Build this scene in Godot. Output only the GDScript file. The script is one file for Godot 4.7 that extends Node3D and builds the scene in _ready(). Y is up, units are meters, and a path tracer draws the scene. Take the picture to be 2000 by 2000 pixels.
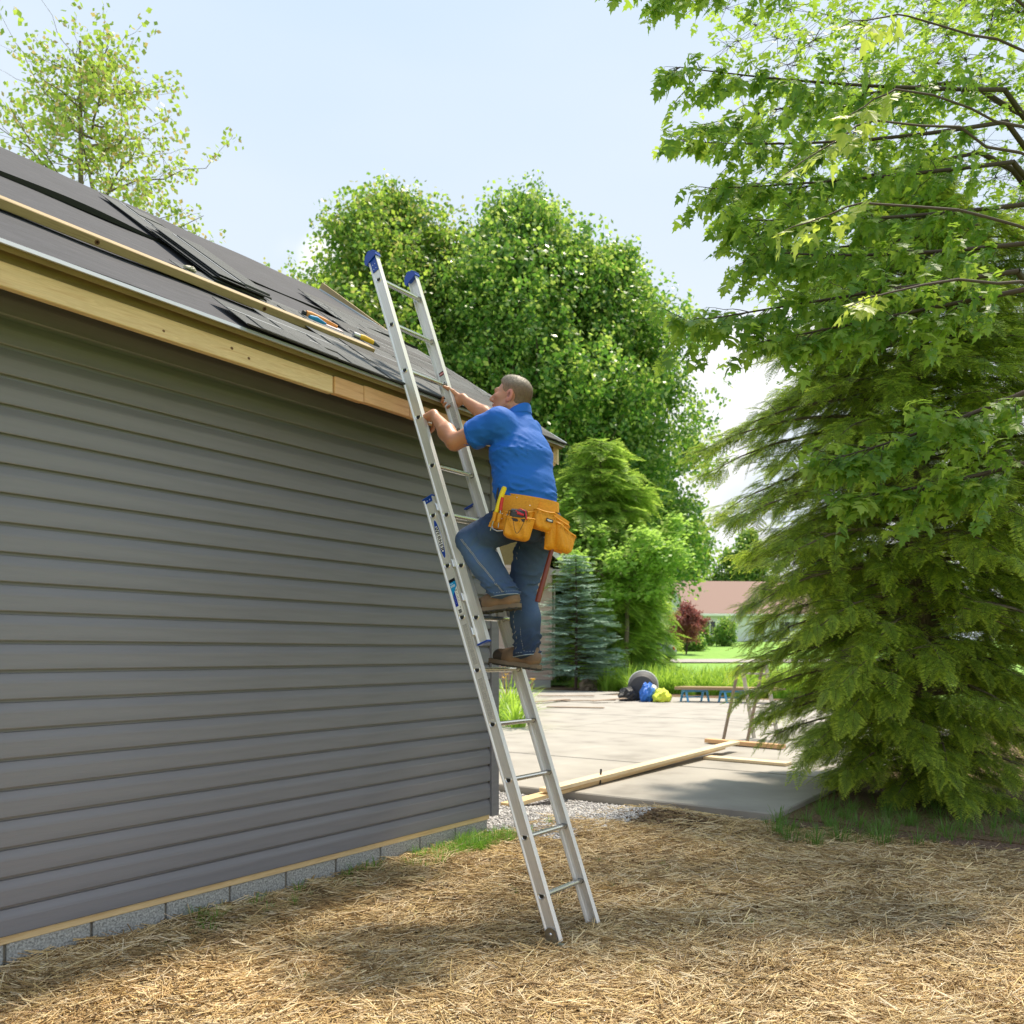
extends Node3D
# The world's x runs along the garage wall, z away from it, y up; the photographer stands at (0, 0, 0).
const YAW := 0.617796
var RT := Vector3(sin(YAW), 0, cos(YAW))   # to the photographer's right
var FW := Vector3(cos(YAW), 0, -sin(YAW))  # straight ahead
var M := {}
var used := {}
var rng := RandomNumberGenerator.new()


class MB:
	var v := PackedVector3Array()
	var n := PackedVector3Array()
	var c := PackedColorArray()
	var t := PackedVector2Array()
	var ix := PackedInt32Array()
	var col := Color.WHITE
	var xf := Transform3D()

	func vert(p: Vector3, nn: Vector3, uv := Vector2.ZERO) -> int:
		v.append(xf * p)
		n.append((xf.basis * nn).normalized())
		c.append(col)
		t.append(uv)
		return v.size() - 1

	func tri(a: Vector3, b: Vector3, d: Vector3) -> void:  # counter-clockwise as seen from outside
		var nn := (b - a).cross(d - a).normalized()
		var i := vert(a, nn)
		vert(b, nn)
		vert(d, nn)
		ix.append_array([i, i + 2, i + 1])

	func quad(a: Vector3, b: Vector3, d: Vector3, e: Vector3) -> void:
		var nn := (d - a).cross(e - b).normalized()
		var i := vert(a, nn, Vector2(0, 1))
		vert(b, nn, Vector2(1, 1))
		vert(d, nn, Vector2(1, 0))
		vert(e, nn, Vector2(0, 0))
		ix.append_array([i, i + 2, i + 1, i, i + 3, i + 2])

	func box(s: Vector3, at := Vector3.ZERO, bev := 0.0, basis := Basis()) -> void:
		var h := s * 0.5
		var keep := xf
		xf = xf * Transform3D(basis, at)
		var b := minf(bev, minf(h.x, minf(h.y, h.z)) * 0.9)
		var q := h - Vector3(b, b, b)
		for s1 in [-1.0, 1.0]:
			for ax in 3:
				var u := (ax + 1) % 3
				var w := (ax + 2) % 3
				var pts := []
				for k in [[-1, -1], [1, -1], [1, 1], [-1, 1]]:
					var p := Vector3.ZERO
					p[ax] = s1 * h[ax]
					p[u] = k[0] * q[u]
					p[w] = k[1] * q[w]
					pts.append(p)
				if s1 < 0:
					pts.reverse()
				quad(pts[0], pts[1], pts[2], pts[3])
		if b > 0:
			for ax in 3:  # edges along ax
				var u := (ax + 1) % 3
				var w := (ax + 2) % 3
				for su in [-1.0, 1.0]:
					for sw in [-1.0, 1.0]:
						var p := []
						for e in 2:
							for k in 2:
								var x := Vector3.ZERO
								x[ax] = q[ax] * (1.0 if k == 1 else -1.0)
								x[u] = su * (h[u] if e == 0 else q[u])
								x[w] = sw * (q[w] if e == 0 else h[w])
								p.append(x)
						if su * sw > 0:
							quad(p[0], p[2], p[3], p[1])
						else:
							quad(p[1], p[3], p[2], p[0])
			for sx in [-1.0, 1.0]:
				for sy in [-1.0, 1.0]:
					for sz in [-1.0, 1.0]:
						var a := Vector3(sx * h.x, sy * q.y, sz * q.z)
						var d := Vector3(sx * q.x, sy * h.y, sz * q.z)
						var e := Vector3(sx * q.x, sy * q.y, sz * h.z)
						if sx * sy * sz > 0:
							tri(a, d, e)
						else:
							tri(a, e, d)
		xf = keep

	func tube(pts: Array, rad: Array, sides := 8, caps := true, flat := 1.0) -> void:  # smooth round tube through the points
		var m := pts.size()
		var up := Vector3.UP if absf(((pts[m - 1] - pts[0]) as Vector3).normalized().y) < 0.9 else Vector3.RIGHT
		var first := v.size()
		for i in m:
			var d: Vector3 = (pts[mini(i + 1, m - 1)] - pts[maxi(i - 1, 0)]).normalized()
			var s := d.cross(up).normalized()
			var w := s.cross(d).normalized()
			up = w
			for k in sides + 1:
				var a := TAU * k / sides
				var o := s * cos(a) + w * sin(a) * flat
				vert(pts[i] + o * rad[i], s * cos(a) + w * sin(a) / flat, Vector2(float(k) / sides, float(i) / maxf(1, m - 1)))
		for i in m - 1:
			for k in sides:
				var a := first + i * (sides + 1) + k
				var b := a + sides + 1
				ix.append_array([a, a + 1, b, a + 1, b + 1, b])
		if caps:
			for e in 2:
				var i := 0 if e == 0 else m - 1
				var d: Vector3 = (pts[1] - pts[0]).normalized() * -1.0 if e == 0 else (pts[m - 1] - pts[m - 2]).normalized()
				var o := first + i * (sides + 1)
				var cc := v.size()
				v.append(xf * pts[i]); n.append(xf.basis * d); c.append(col); t.append(Vector2.ZERO)
				for k in sides + 1:
					v.append(v[o + k]); n.append(xf.basis * d); c.append(col); t.append(Vector2.ZERO)
				for k in sides:
					if e == 0:
						ix.append_array([cc, cc + 2 + k, cc + 1 + k])
					else:
						ix.append_array([cc, cc + 1 + k, cc + 2 + k])

	func prism(poly: Array, a: Vector3, eu: Vector3, ew: Vector3, along: Vector3) -> void:  # outline (u, w) counter-clockwise seen against along
		var k := poly.size()
		var flat := PackedVector2Array(poly)
		var tr := Geometry2D.triangulate_polygon(flat)
		var area := 0.0
		for i in k:
			area += flat[i].cross(flat[(i + 1) % k])
		var sg := signf(area) * signf(eu.cross(ew).dot(along))
		for i in k:
			var p: Vector2 = poly[i]
			var q: Vector2 = poly[(i + 1) % k]
			var p3 := a + eu * p.x + ew * p.y
			var q3 := a + eu * q.x + ew * q.y
			if sg > 0:
				quad(p3, q3, q3 + along, p3 + along)
			else:
				quad(q3, p3, p3 + along, q3 + along)
		for e in 2:
			var o := along * e
			for i in range(0, tr.size(), 3):
				var x: Array = []
				for j in 3:
					x.append(a + eu * flat[tr[i + j]].x + ew * flat[tr[i + j]].y + o)
				var want := along if e == 1 else -along
				if (x[1] - x[0]).cross(x[2] - x[0]).dot(want) < 0:
					tri(x[0], x[2], x[1])
				else:
					tri(x[0], x[1], x[2])

	func grid(nu: int, nw: int, f: Callable) -> void:  # smooth sheet f(u, w) with u, w in 0..1
		var first := v.size()
		for j in nw + 1:
			for i in nu + 1:
				var u := float(i) / nu
				var w := float(j) / nw
				var p: Vector3 = f.call(u, w)
				var e := 0.004
				var du: Vector3 = f.call(minf(u + e, 1), w) - f.call(maxf(u - e, 0), w)
				var dw: Vector3 = f.call(u, minf(w + e, 1)) - f.call(u, maxf(w - e, 0))
				vert(p, du.cross(dw).normalized(), Vector2(u, w))
		for j in nw:
			for i in nu:
				var a := first + j * (nu + 1) + i
				var b := a + nu + 1
				ix.append_array([a, b + 1, a + 1, a, b, b + 1])

	func ball(at: Vector3, r: Vector3, sides := 10, rings := 6) -> void:
		grid(sides, rings, func(u, w): return at + Vector3(sin(w * PI) * cos(u * TAU) * r.x, cos(w * PI) * r.y, -sin(w * PI) * sin(u * TAU) * r.z) * Vector3(1, 1, -1))

	func mesh(m: Material = null, into: ArrayMesh = null) -> ArrayMesh:
		var am := into if into else ArrayMesh.new()
		if v.is_empty():
			return am
		var a := []
		a.resize(Mesh.ARRAY_MAX)
		a[Mesh.ARRAY_VERTEX] = v
		a[Mesh.ARRAY_NORMAL] = n
		a[Mesh.ARRAY_COLOR] = c
		a[Mesh.ARRAY_TEX_UV] = t
		a[Mesh.ARRAY_INDEX] = ix
		am.add_surface_from_arrays(Mesh.PRIMITIVE_TRIANGLES, a)
		if m:
			am.surface_set_material(am.get_surface_count() - 1, m)
		return am


func cm(x: float, h: float, d: float) -> Vector3:  # metres right of, above and ahead of the photographer's feet
	return RT * x + FW * d + Vector3(0, h, 0)


func numbered(called: String) -> String:
	used[called] = used.get(called, -1) + 1
	return called if used[called] == 0 else "%s_%03d" % [called, used[called]]


func tag(o: Node, label: String, category: String, group := "", kind := "") -> Node:
	if label: o.set_meta("label", label)
	if category: o.set_meta("category", category)
	if group: o.set_meta("group", group)
	if kind: o.set_meta("kind", kind)
	return o


func thing(called: String, label: String, category: String, at := Vector3.ZERO, turn := 0.0, group := "") -> Node3D:
	var o := Node3D.new()
	o.name = numbered(called)
	add_child(o, true)
	o.position = at
	o.rotation.y = turn
	tag(o, label, category, group)
	return o


func part(called: String, shape: Variant, m: Material, parent: Node, xf := Transform3D()) -> MeshInstance3D:
	var o := MeshInstance3D.new()
	if parent == self:
		o.name = numbered(called)
	else:
		var k := 0
		var nm := called
		while parent.has_node(NodePath(nm)):
			k += 1
			nm = "%s_%03d" % [called, k]
		o.name = nm
	o.mesh = shape.mesh() if shape is MB else shape
	if m: o.material_override = m
	o.transform = xf
	parent.add_child(o, true)
	return o


var part_count := {}


func piece(called: String, shape: Mesh, m: Material, parent: Node, xf := Transform3D()) -> MeshInstance3D:  # many alike: numbered by a counter
	var key := str(parent.get_instance_id()) + called
	part_count[key] = part_count.get(key, -1) + 1
	var o := MeshInstance3D.new()
	o.name = called if part_count[key] == 0 else "%s_%03d" % [called, part_count[key]]
	o.mesh = shape
	if m: o.material_override = m
	o.transform = xf
	parent.add_child(o, true)
	return o


func struct(called: String, shape: Variant, m: Material) -> MeshInstance3D:
	var o := part(called, shape, m, self)
	o.set_meta("kind", "structure")
	return o


func scatter(called: String, shape: Mesh, m: Material, parent: Node, places: Array, tints := []) -> MultiMeshInstance3D:
	var o := MultiMeshInstance3D.new()
	o.name = numbered(called) if parent == self else called
	var mm := MultiMesh.new()
	mm.transform_format = MultiMesh.TRANSFORM_3D
	mm.use_colors = not tints.is_empty()
	mm.mesh = shape
	mm.instance_count = places.size()
	for i in places.size():
		mm.set_instance_transform(i, places[i])
		if tints: mm.set_instance_color(i, tints[i])
	o.multimesh = mm
	if m: o.material_override = m
	o.set_meta("kind", "stuff")
	parent.add_child(o, true)
	return o


func lin(r: float, g: float, b: float) -> Color:
	return Color(r, g, b).linear_to_srgb()


func mat(r: float, g: float, b: float, rough := 0.8, metal := 0.0) -> StandardMaterial3D:
	var m := StandardMaterial3D.new()
	m.albedo_color = lin(r, g, b)
	m.roughness = rough
	m.metallic = metal
	return m


func ntex(freq: float, cols: Array, seed_ := 1, oct := 4, size := 512, kind := FastNoiseLite.TYPE_SIMPLEX_SMOOTH) -> NoiseTexture2D:  # colours: [offset, r, g, b (linear)]
	var t := NoiseTexture2D.new()
	t.width = size
	t.height = size
	t.seamless = true
	var f := FastNoiseLite.new()
	f.seed = seed_
	f.frequency = freq
	f.noise_type = kind
	f.fractal_octaves = oct
	t.noise = f
	if cols:
		var g := Gradient.new()
		var off := PackedFloat32Array()
		var cc := PackedColorArray()
		for k in cols:
			off.append(k[0])
			cc.append(lin(k[1], k[2], k[3]))
		g.offsets = off
		g.colors = cc
		t.color_ramp = g
	return t


func tri_mat(tex: Texture2D, scale: Vector3, rough := 0.85, world := false, bump: Texture2D = null, bump_scale := 0.0, metal := 0.0) -> StandardMaterial3D:
	var m := StandardMaterial3D.new()
	m.albedo_texture = tex
	m.uv1_triplanar = true
	m.uv1_world_triplanar = world
	m.uv1_scale = scale
	m.roughness = rough
	m.metallic = metal
	if bump:
		m.heightmap_enabled = true
		m.heightmap_texture = bump
		m.heightmap_scale = bump_scale
	return m


func leaf_mat(r: float, g: float, b: float, back: Color, rough := 0.45) -> StandardMaterial3D:
	var m := mat(r, g, b, rough)
	m.backlight_enabled = true
	m.backlight = back.linear_to_srgb()
	m.metallic_specular = 0.4
	return m


func basis_y(y: Vector3, spin := 0.0) -> Basis:  # a basis whose y axis is y
	var a := Vector3.RIGHT if absf(y.x) < 0.8 else Vector3.BACK
	var z := a.cross(y).normalized()
	var x := y.cross(z).normalized()
	return Basis(x, y, z).rotated(y, spin)


func basis_x(x: Vector3, up := Vector3.UP) -> Basis:  # x along the given direction, y as near up as can be
	x = x.normalized()
	var z := x.cross(up).normalized()
	return Basis(x, z.cross(x).normalized(), z)


func rdir() -> Vector3:
	var z := rng.randf_range(-1, 1)
	var a := rng.randf() * TAU
	return Vector3(sqrt(1 - z * z) * cos(a), z, sqrt(1 - z * z) * sin(a))


var lump := FastNoiseLite.new()
var soft := FastNoiseLite.new()   # one octave, for folds in cloth


func gy(p: Vector3) -> float:  # height of the ground
	var d := p.dot(FW)
	var y := clampf(d - 44.0, 0.0, 62.0) * 0.05
	if p.x < 7.4 and p.x > -12:
		y += 0.11 * smoothstep(-2.35, -3.85, p.z) * smoothstep(7.2, 5.8, p.x)
		y += 0.018 * lump.get_noise_2d(p.x * 90.0, p.z * 90.0) * smoothstep(7.3, 6.9, p.x)
		y += 0.10 * exp(-Vector2(p.x - 6.95, (p.z + 3.35) * 0.8).length_squared() / 0.12)
	return y


func _ready() -> void:
	rng.seed = 7
	lump.seed = 5
	lump.frequency = 0.01
	soft.seed = 9
	soft.frequency = 0.01
	soft.fractal_type = FastNoiseLite.FRACTAL_NONE
	camera_and_light()
	materials()
	ground()
	garage()
	background()
	trees()
	ladder()
	person()
	belt()
	small_things()


func camera_and_light() -> void:
	var cam := Camera3D.new()
	cam.name = "camera"
	add_child(cam)
	cam.position = Vector3(0, 1.48, 0)
	cam.rotation.y = -PI / 2 + YAW
	cam.projection = Camera3D.PROJECTION_FRUSTUM
	cam.near = 0.1
	cam.far = 900.0
	cam.size = 0.1 * 2.0 * 1000.0 / 1700.0
	cam.frustum_offset = Vector2(0, 0.1 * 275.4 / 1700.0)
	cam.keep_aspect = Camera3D.KEEP_HEIGHT
	var at := CameraAttributesPhysical.new()
	at.frustum_focal_length = 30.0
	at.frustum_focus_distance = 4.9
	at.frustum_near = 0.1
	at.frustum_far = 900.0
	at.exposure_aperture = 3.6
	cam.attributes = at
	cam.projection = Camera3D.PROJECTION_FRUSTUM
	cam.current = true
	var e := Environment.new()
	e.background_mode = Environment.BG_SKY
	e.tonemap_mode = Environment.TONE_MAPPER_LINEAR
	e.tonemap_exposure = 2.2
	e.sdfgi_enabled = true
	e.ssao_enabled = true
	e.ssil_enabled = true
	e.sky = Sky.new()
	e.sky.sky_material = sky()
	var we := WorldEnvironment.new()
	we.name = "environment"
	we.environment = e
	add_child(we)
	var sun := DirectionalLight3D.new()
	sun.name = "sun"
	sun.light_color = Color(1.0, 0.95, 0.86)
	sun.light_energy = 1.0
	sun.light_angular_distance = 6.0
	sun.shadow_enabled = true
	add_child(sun)
	var az := deg_to_rad(37.0)   # to the right of straight ahead
	var el := deg_to_rad(66.0)
	var to := (RT * sin(az) + FW * cos(az)) * cos(el) + Vector3.UP * sin(el)
	sun.look_at_from_position(to * 50, Vector3.ZERO)


func sky() -> PanoramaSkyMaterial:
	var w := 768
	var h := 384
	var im := Image.create_empty(w, h, false, Image.FORMAT_RGBF)
	var f := FastNoiseLite.new()
	f.seed = 11
	f.frequency = 1.5
	f.fractal_octaves = 5
	var thin := FastNoiseLite.new()
	thin.seed = 4
	thin.frequency = 1.1
	thin.fractal_octaves = 4
	for j in h:
		var el := (0.5 - (j + 0.5) / h) * PI
		var y := sin(el)
		for i in w:
			var a := ((i + 0.5) / w - 0.5) * TAU
			var d := Vector3(sin(a) * cos(el), y, -cos(a) * cos(el))
			var k := clampf(y, 0, 1)
			var c := Color(0.385, 0.425, 0.47).lerp(Color(0.235, 0.335, 0.475), pow(clampf((k - 0.25) / 0.75, 0, 1), 1.0))
			var veil := clampf(0.5 + thin.get_noise_3d(d.x * 1.2, d.y * 4.0, d.z * 1.2), 0, 1)
			c = c.lerp(Color(0.40, 0.435, 0.475), 0.5 * veil)
			# heaps of cloud low in the sky, all the way round
			var n := f.get_noise_3d(d.x * 2.2, y * 4.0, d.z * 2.2)
			var band := smoothstep(0.46, 0.30, y)
			var heap := smoothstep(0.34 - 0.60 * band, 0.40 - 0.50 * band, n - maxf(0.0, y - 0.26) * 1.4)
			c = c.lerp(Color(0.52, 0.525, 0.53) * (0.90 + 0.1 * clampf(n * 2.0 + 0.5, 0, 1)), heap * smoothstep(0.50, 0.42, y))
			if y < 0:
				c = Color(0.30, 0.30, 0.24)
			im.set_pixel(i, j, c)
	var m := PanoramaSkyMaterial.new()
	m.panorama = ImageTexture.create_from_image(im)
	return m


func materials() -> void:
	var grain := func(a: Array, b: Array, s: int) -> NoiseTexture2D:
		return ntex(0.012, [[0.0, b[0], b[1], b[2]], [0.42, a[0], a[1], a[2]], [0.55, a[0] * 0.93, a[1] * 0.9, a[2] * 0.85], [0.62, a[0] * 1.06, a[1] * 1.06, a[2] * 1.06], [1.0, b[0], b[1], b[2]]], s, 5)
	M.pine = tri_mat(grain.call([0.74, 0.56, 0.31], [0.58, 0.38, 0.18], 3), Vector3(0.35, 5, 5), 0.6)
	M.pine_orange = tri_mat(grain.call([0.70, 0.42, 0.21], [0.54, 0.28, 0.12], 4), Vector3(0.35, 6, 6), 0.6)
	M.pine_pale = tri_mat(grain.call([0.76, 0.62, 0.42], [0.62, 0.46, 0.27], 5), Vector3(0.3, 4, 4), 0.65)
	M.board_old = tri_mat(grain.call([0.36, 0.26, 0.13], [0.24, 0.16, 0.07], 6), Vector3(0.4, 7, 7), 0.7)
	M.plank_grey = tri_mat(grain.call([0.32, 0.24, 0.18], [0.22, 0.15, 0.1], 16), Vector3(0.4, 6, 6), 0.8)
	M.plywood = tri_mat(grain.call([0.20, 0.15, 0.06], [0.13, 0.095, 0.035], 8), Vector3(0.5, 3, 3), 0.8)
	M.knot = mat(0.16, 0.075, 0.03, 0.7)
	M.siding = tri_mat(ntex(0.006, [[0.0, 0.178, 0.178, 0.200], [0.5, 0.198, 0.197, 0.221], [1.0, 0.214, 0.213, 0.238]], 9, 4), Vector3(0.4, 6, 3), 0.42, false, ntex(0.05, [], 10, 4), 0.03)
	M.block = tri_mat(ntex(0.05, [[0.0, 0.16, 0.16, 0.155], [0.42, 0.34, 0.345, 0.33], [0.6, 0.44, 0.445, 0.43], [1.0, 0.66, 0.66, 0.63]], 12, 5), Vector3(2.6, 2.6, 2.6), 0.95, true, ntex(0.2, [], 13, 3), 0.3)
	M.mortar = mat(0.27, 0.24, 0.19, 0.95)
	M.under = tri_mat(ntex(0.01, [[0.0, 0.022, 0.0235, 0.033], [0.5, 0.031, 0.033, 0.046], [0.75, 0.037, 0.039, 0.053], [1.0, 0.058, 0.054, 0.064]], 14, 5), Vector3(0.7, 3, 3), 0.85, false, ntex(0.03, [], 15, 4), 0.2)
	M.drip = mat(0.46, 0.49, 0.54, 0.4, 0.2)
	for k in 4:
		var b: float = [0.066, 0.092, 0.112, 0.078][k]
		var w: float = [1.0, 0.98, 1.0, 1.06][k]
		M["shingle%d" % k] = tri_mat(ntex(0.12, [[0.0, b * 0.45, b * 0.48, b * 0.52], [0.5, b * w, b * 1.04, b * 1.08], [0.75, b * 1.3, b * 1.36, b * 1.4], [1.0, b * 2.2, b * 2.25, b * 2.3]], 20 + k, 3), Vector3(9, 9, 9), 0.9, false, ntex(0.4, [], 24, 2), 0.1)
	M.shingle_dark = tri_mat(ntex(0.3, [[0.0, 0.03, 0.03, 0.034], [0.5, 0.06, 0.061, 0.066], [1.0, 0.12, 0.122, 0.13]], 28, 3), Vector3(9, 9, 9), 0.92)
	M.strip = mat(0.20, 0.22, 0.25, 0.45)
	M.black = mat(0.018, 0.019, 0.02, 0.6)
	M.alu = tri_mat(ntex(0.02, [[0.0, 0.70, 0.685, 0.655], [0.5, 0.78, 0.765, 0.735], [1.0, 0.84, 0.825, 0.80]], 30, 4), Vector3(12, 0.5, 12), 0.42, false, null, 0, 0.55)
	M.alu_bright = mat(0.80, 0.81, 0.82, 0.28, 0.9)
	M.alu_rung = mat(0.76, 0.76, 0.74, 0.22, 0.95)
	M.steel = mat(0.5, 0.5, 0.5, 0.3, 1.0)
	M.blue_plastic = mat(0.006, 0.055, 0.36, 0.32)
	M.concrete = tri_mat(ntex(0.008, [[0.0, 0.24, 0.222, 0.20], [0.3, 0.325, 0.303, 0.275], [0.5, 0.352, 0.33, 0.30], [0.68, 0.365, 0.342, 0.31], [1.0, 0.41, 0.385, 0.35]], 32, 6, 1024), Vector3(0.13, 0.13, 0.13), 0.9, true, ntex(0.12, [], 33, 4), 0.12)
	M.soil = tri_mat(ntex(0.03, [[0.0, 0.10, 0.065, 0.032], [0.4, 0.2, 0.13, 0.06], [0.6, 0.40, 0.29, 0.14], [1.0, 0.55, 0.42, 0.22]], 34, 6, 1024), Vector3(1.1, 1.1, 1.1), 0.95, true, ntex(0.08, [], 35, 5), 1.6)
	M.dirt = tri_mat(ntex(0.04, [[0.0, 0.07, 0.042, 0.022], [0.5, 0.18, 0.115, 0.06], [1.0, 0.3, 0.2, 0.11]], 36, 6), Vector3(1.4, 1.4, 1.4), 0.98, true, ntex(0.06, [], 37, 5), 2.0)
	M.mulch = tri_mat(ntex(0.06, [[0.0, 0.05, 0.03, 0.02], [0.5, 0.15, 0.085, 0.055], [1.0, 0.3, 0.19, 0.13]], 38, 5), Vector3(0.9, 0.9, 0.9), 0.98, true, ntex(0.06, [], 37, 5), 2.0)
	M.lawn = tri_mat(ntex(0.02, [[0.0, 0.13, 0.27, 0.03], [0.5, 0.19, 0.37, 0.05], [1.0, 0.26, 0.44, 0.075]], 40, 5), Vector3(0.12, 0.12, 0.12), 0.9, true)
	M.gravel = tri_mat(ntex(0.1, [[0.0, 0.16, 0.155, 0.16], [0.5, 0.36, 0.35, 0.36], [1.0, 0.62, 0.6, 0.6]], 41, 4), Vector3(2, 2, 2), 0.95, true, ntex(0.1, [], 42, 4), 1.0)
	M.bark = tri_mat(ntex(0.02, [[0.0, 0.09, 0.07, 0.05], [0.5, 0.2, 0.16, 0.12], [1.0, 0.34, 0.29, 0.23]], 43, 5), Vector3(5, 1.2, 5), 0.95, false, ntex(0.03, [], 44, 4), 1.5)
	M.bark_dark = mat(0.06, 0.04, 0.03, 0.9)
	M.white = mat(0.78, 0.78, 0.77, 0.5)
	M.straw = StandardMaterial3D.new()
	M.straw.vertex_color_use_as_albedo = true
	M.straw.roughness = 0.6
	M.tinted = StandardMaterial3D.new()
	M.tinted.vertex_color_use_as_albedo = true
	M.tinted.roughness = 0.7


func sheet(xs: Array, zs: Array, lift: float) -> MB:  # a sheet that lies on the ground, over the given lines of x and z
	var b := MB.new()
	var nx := xs.size()
	for z in zs:
		for x in xs:
			var p := Vector3(x, 0, z)
			var y := gy(p)
			var nn := Vector3(gy(p - Vector3(0.05, 0, 0)) - gy(p + Vector3(0.05, 0, 0)), 0.1, gy(p - Vector3(0, 0, 0.05)) - gy(p + Vector3(0, 0, 0.05)))
			b.vert(Vector3(x, y + lift, z), nn)
	for j in zs.size() - 1:
		for i in nx - 1:
			var a := j * nx + i
			b.ix.append_array([a, a + 1, a + nx, a + 1, a + nx + 1, a + nx])
	return b


func span(a: float, b: float, step: float) -> Array:
	var out := []
	var k := maxi(1, int(ceil((b - a) / step)))
	for i in k + 1:
		out.append(lerpf(a, b, float(i) / k))
	return out


func ground() -> void:
	var xs := [-120.0, -60, -30, -12.1] + span(-11, 60, 4.0) + span(66, 340, 12.0)
	var zs := span(-300, -60, 12.0) + span(-56, 20, 4.0) + [30.0, 60, 120]
	var lawn := sheet(xs, zs, -0.03)
	for i in lawn.v.size():
		if lawn.v[i].x < 12.0 and lawn.v[i].x > -14.0: lawn.v[i].y = -0.12
	struct("lawn", lawn, M.lawn)
	struct("soil", sheet(span(-4, 7.42, 0.10), span(-5.0, 4.0, 0.10), 0.0), M.soil)
	# straw mulch
	var tone := [[0.56, 0.41, 0.20], [0.46, 0.32, 0.145], [0.68, 0.535, 0.31], [0.36, 0.24, 0.105], [0.64, 0.52, 0.33], [0.26, 0.17, 0.075]]
	var shapes := []
	for s in 3:
		var b := MB.new()
		for k in 3:  # three stalks, each a bent flat tube of unit length
			var bend := rng.randf_range(-0.10, 0.10)
			var o := Vector3(rng.randf_range(-0.2, 0.2), rng.randf_range(0, 0.03), rng.randf_range(-0.22, 0.22))
			var a := rng.randf_range(-0.9, 0.9)
			var ln := rng.randf_range(0.55, 1.0)
			var pts := []
			for i in 3:
				var u := i / 2.0 - 0.5
				pts.append(o + Vector3(cos(a) * u * ln, (0.25 - u * u) * bend * 0.5 + u * rng.randf_range(-0.05, 0.05), sin(a) * u * ln + (0.25 - u * u) * bend))
			var r := rng.randf_range(0.009, 0.017)
			var sh := rng.randf_range(0.8, 1.15)
			b.col = Color(sh, sh * rng.randf_range(0.96, 1.02), sh * rng.randf_range(0.85, 1.1))
			b.tube(pts, [r, r, r * 0.8], 3, false, 0.6)
		shapes.append(b.mesh())
	for s in 3:
		var places := []
		var tints := []
		for i in 34000:
			var d := sqrt(rng.randf_range(2.3 * 2.3, 8.6 * 8.6))
			if rng.randf() < 0.25: d = rng.randf_range(2.6, 4.6)
			var p := cm(rng.randf_range(-0.72, 0.72) * d, 0, d)
			if p.x > 7.35 or p.z < -3.93 or p.z > 1.5: continue
			if p.x > 5.35 and p.z < -3.45 + 0.25 * sin(p.x * 5.0) and rng.randf() < 0.93: continue
			if p.x > 5.5 and Vector2(p.x - 6.9, p.z + 3.3).length() < 0.5 and rng.randf() < 0.8: continue
			if p.z < -3.6 and p.x < 5.4 and lump.get_noise_2d(p.x * 260, 3) > 0.15 and rng.randf() < 0.7: continue
			if lump.get_noise_2d(p.x * 190 + 300, p.z * 190) < -0.22 and rng.randf() < 0.6: continue
			p.y = gy(p) + rng.randf_range(0.003, 0.02) + 0.022 * maxf(0, lump.get_noise_2d(p.x * 400, p.z * 400))
			var yaw := rng.randf() * TAU if rng.randf() < 0.45 else -0.5 + rng.randfn(0, 0.5) + lump.get_noise_2d(p.x * 120, p.z * 120) * 2.0
			var bs := Basis.from_euler(Vector3(rng.randfn(0, 0.12), yaw, rng.randfn(0, 0.15)))
			var ln := rng.randf_range(0.10, 0.30)
			places.append(Transform3D(bs.scaled_local(Vector3(ln, ln * rng.randf_range(0.8, 1.4), ln * rng.randf_range(0.7, 1.0)) * Vector3(1, 1, 1)), p))
			var t: Array = tone[rng.randi() % 6]
			var q := 1.24 + 0.42 * lump.get_noise_2d(p.x * 70 + 50, p.z * 70) + rng.randf_range(-0.1, 0.2)
			tints.append(Color(t[0] * q, t[1] * q, t[2] * q))
		var o := scatter("straw", shapes[s], M.straw, self, places, tints)
		o.name = numbered("straw_mulch")
	# driveway slabs, 12 cm over a darker base
	var dr := thing("driveway", "", "")
	dr.set_meta("kind", "structure")
	var base := MB.new()
	base.box(Vector3(19.6, 0.06, 44), Vector3(17.4, 0.01, -16.5))
	part("slab_bed", base, M.dirt, dr)
	var cuts := [7.45, 9.93, 13.4, 17.2, 21.4, 25.4, 27.6]
	var zc := [-2.5, -8.6, -14.6, -21.0, -30.0, -38.0]
	for i in 6:
		for j in 5:
			if i == 5 and j < 2: continue
			var x0: float = cuts[i] + 0.012
			var x1: float = cuts[i + 1] - 0.012
			var z1: float = zc[j] - (0.012 if j else 0.0)
			var z0: float = zc[j + 1] + 0.012
			if i == 0 and j == 0: x1 -= 0.03
			var b := MB.new()
			b.box(Vector3(x1 - x0, 0.13, z1 - z0), Vector3(0, 0, 0), 0.012)
			piece("slab", b.mesh(), M.concrete, dr, Transform3D(Basis.from_euler(Vector3(0, 0, rng.randf_range(-0.0008, 0.0008))), Vector3((x0 + x1) / 2, 0.025 + rng.randf_range(-0.004, 0.004), (z0 + z1) / 2)))
	# gravel between the garage corner and the driveway
	var gr := struct("gravel", sheet(span(5.2, 7.42, 0.15), span(-9.5, -3.5, 0.15), 0.012), M.gravel)
	gr.set_meta("kind", "stuff")
	var st := MB.new()
	st.ball(Vector3.ZERO, Vector3(1, 0.7, 0.85), 6, 4)
	var gp := []
	var gt := []
	for i in 7000:
		var p := Vector3(rng.randf_range(5.25, 7.42), 0, -3.4 - absf(rng.randfn(0, 1.4)))
		if p.z < -3.9 or p.x > 5.4:
			p.y = gy(p) + 0.015
			var r := rng.randf_range(0.006, 0.016)
			gp.append(Transform3D(Basis(rdir(), rng.randf() * TAU).scaled(Vector3(r, r, r)), p))
			var g := rng.randf_range(0.25, 0.7)
			gt.append(Color(g, g * 0.97, g * 0.97))
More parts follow.
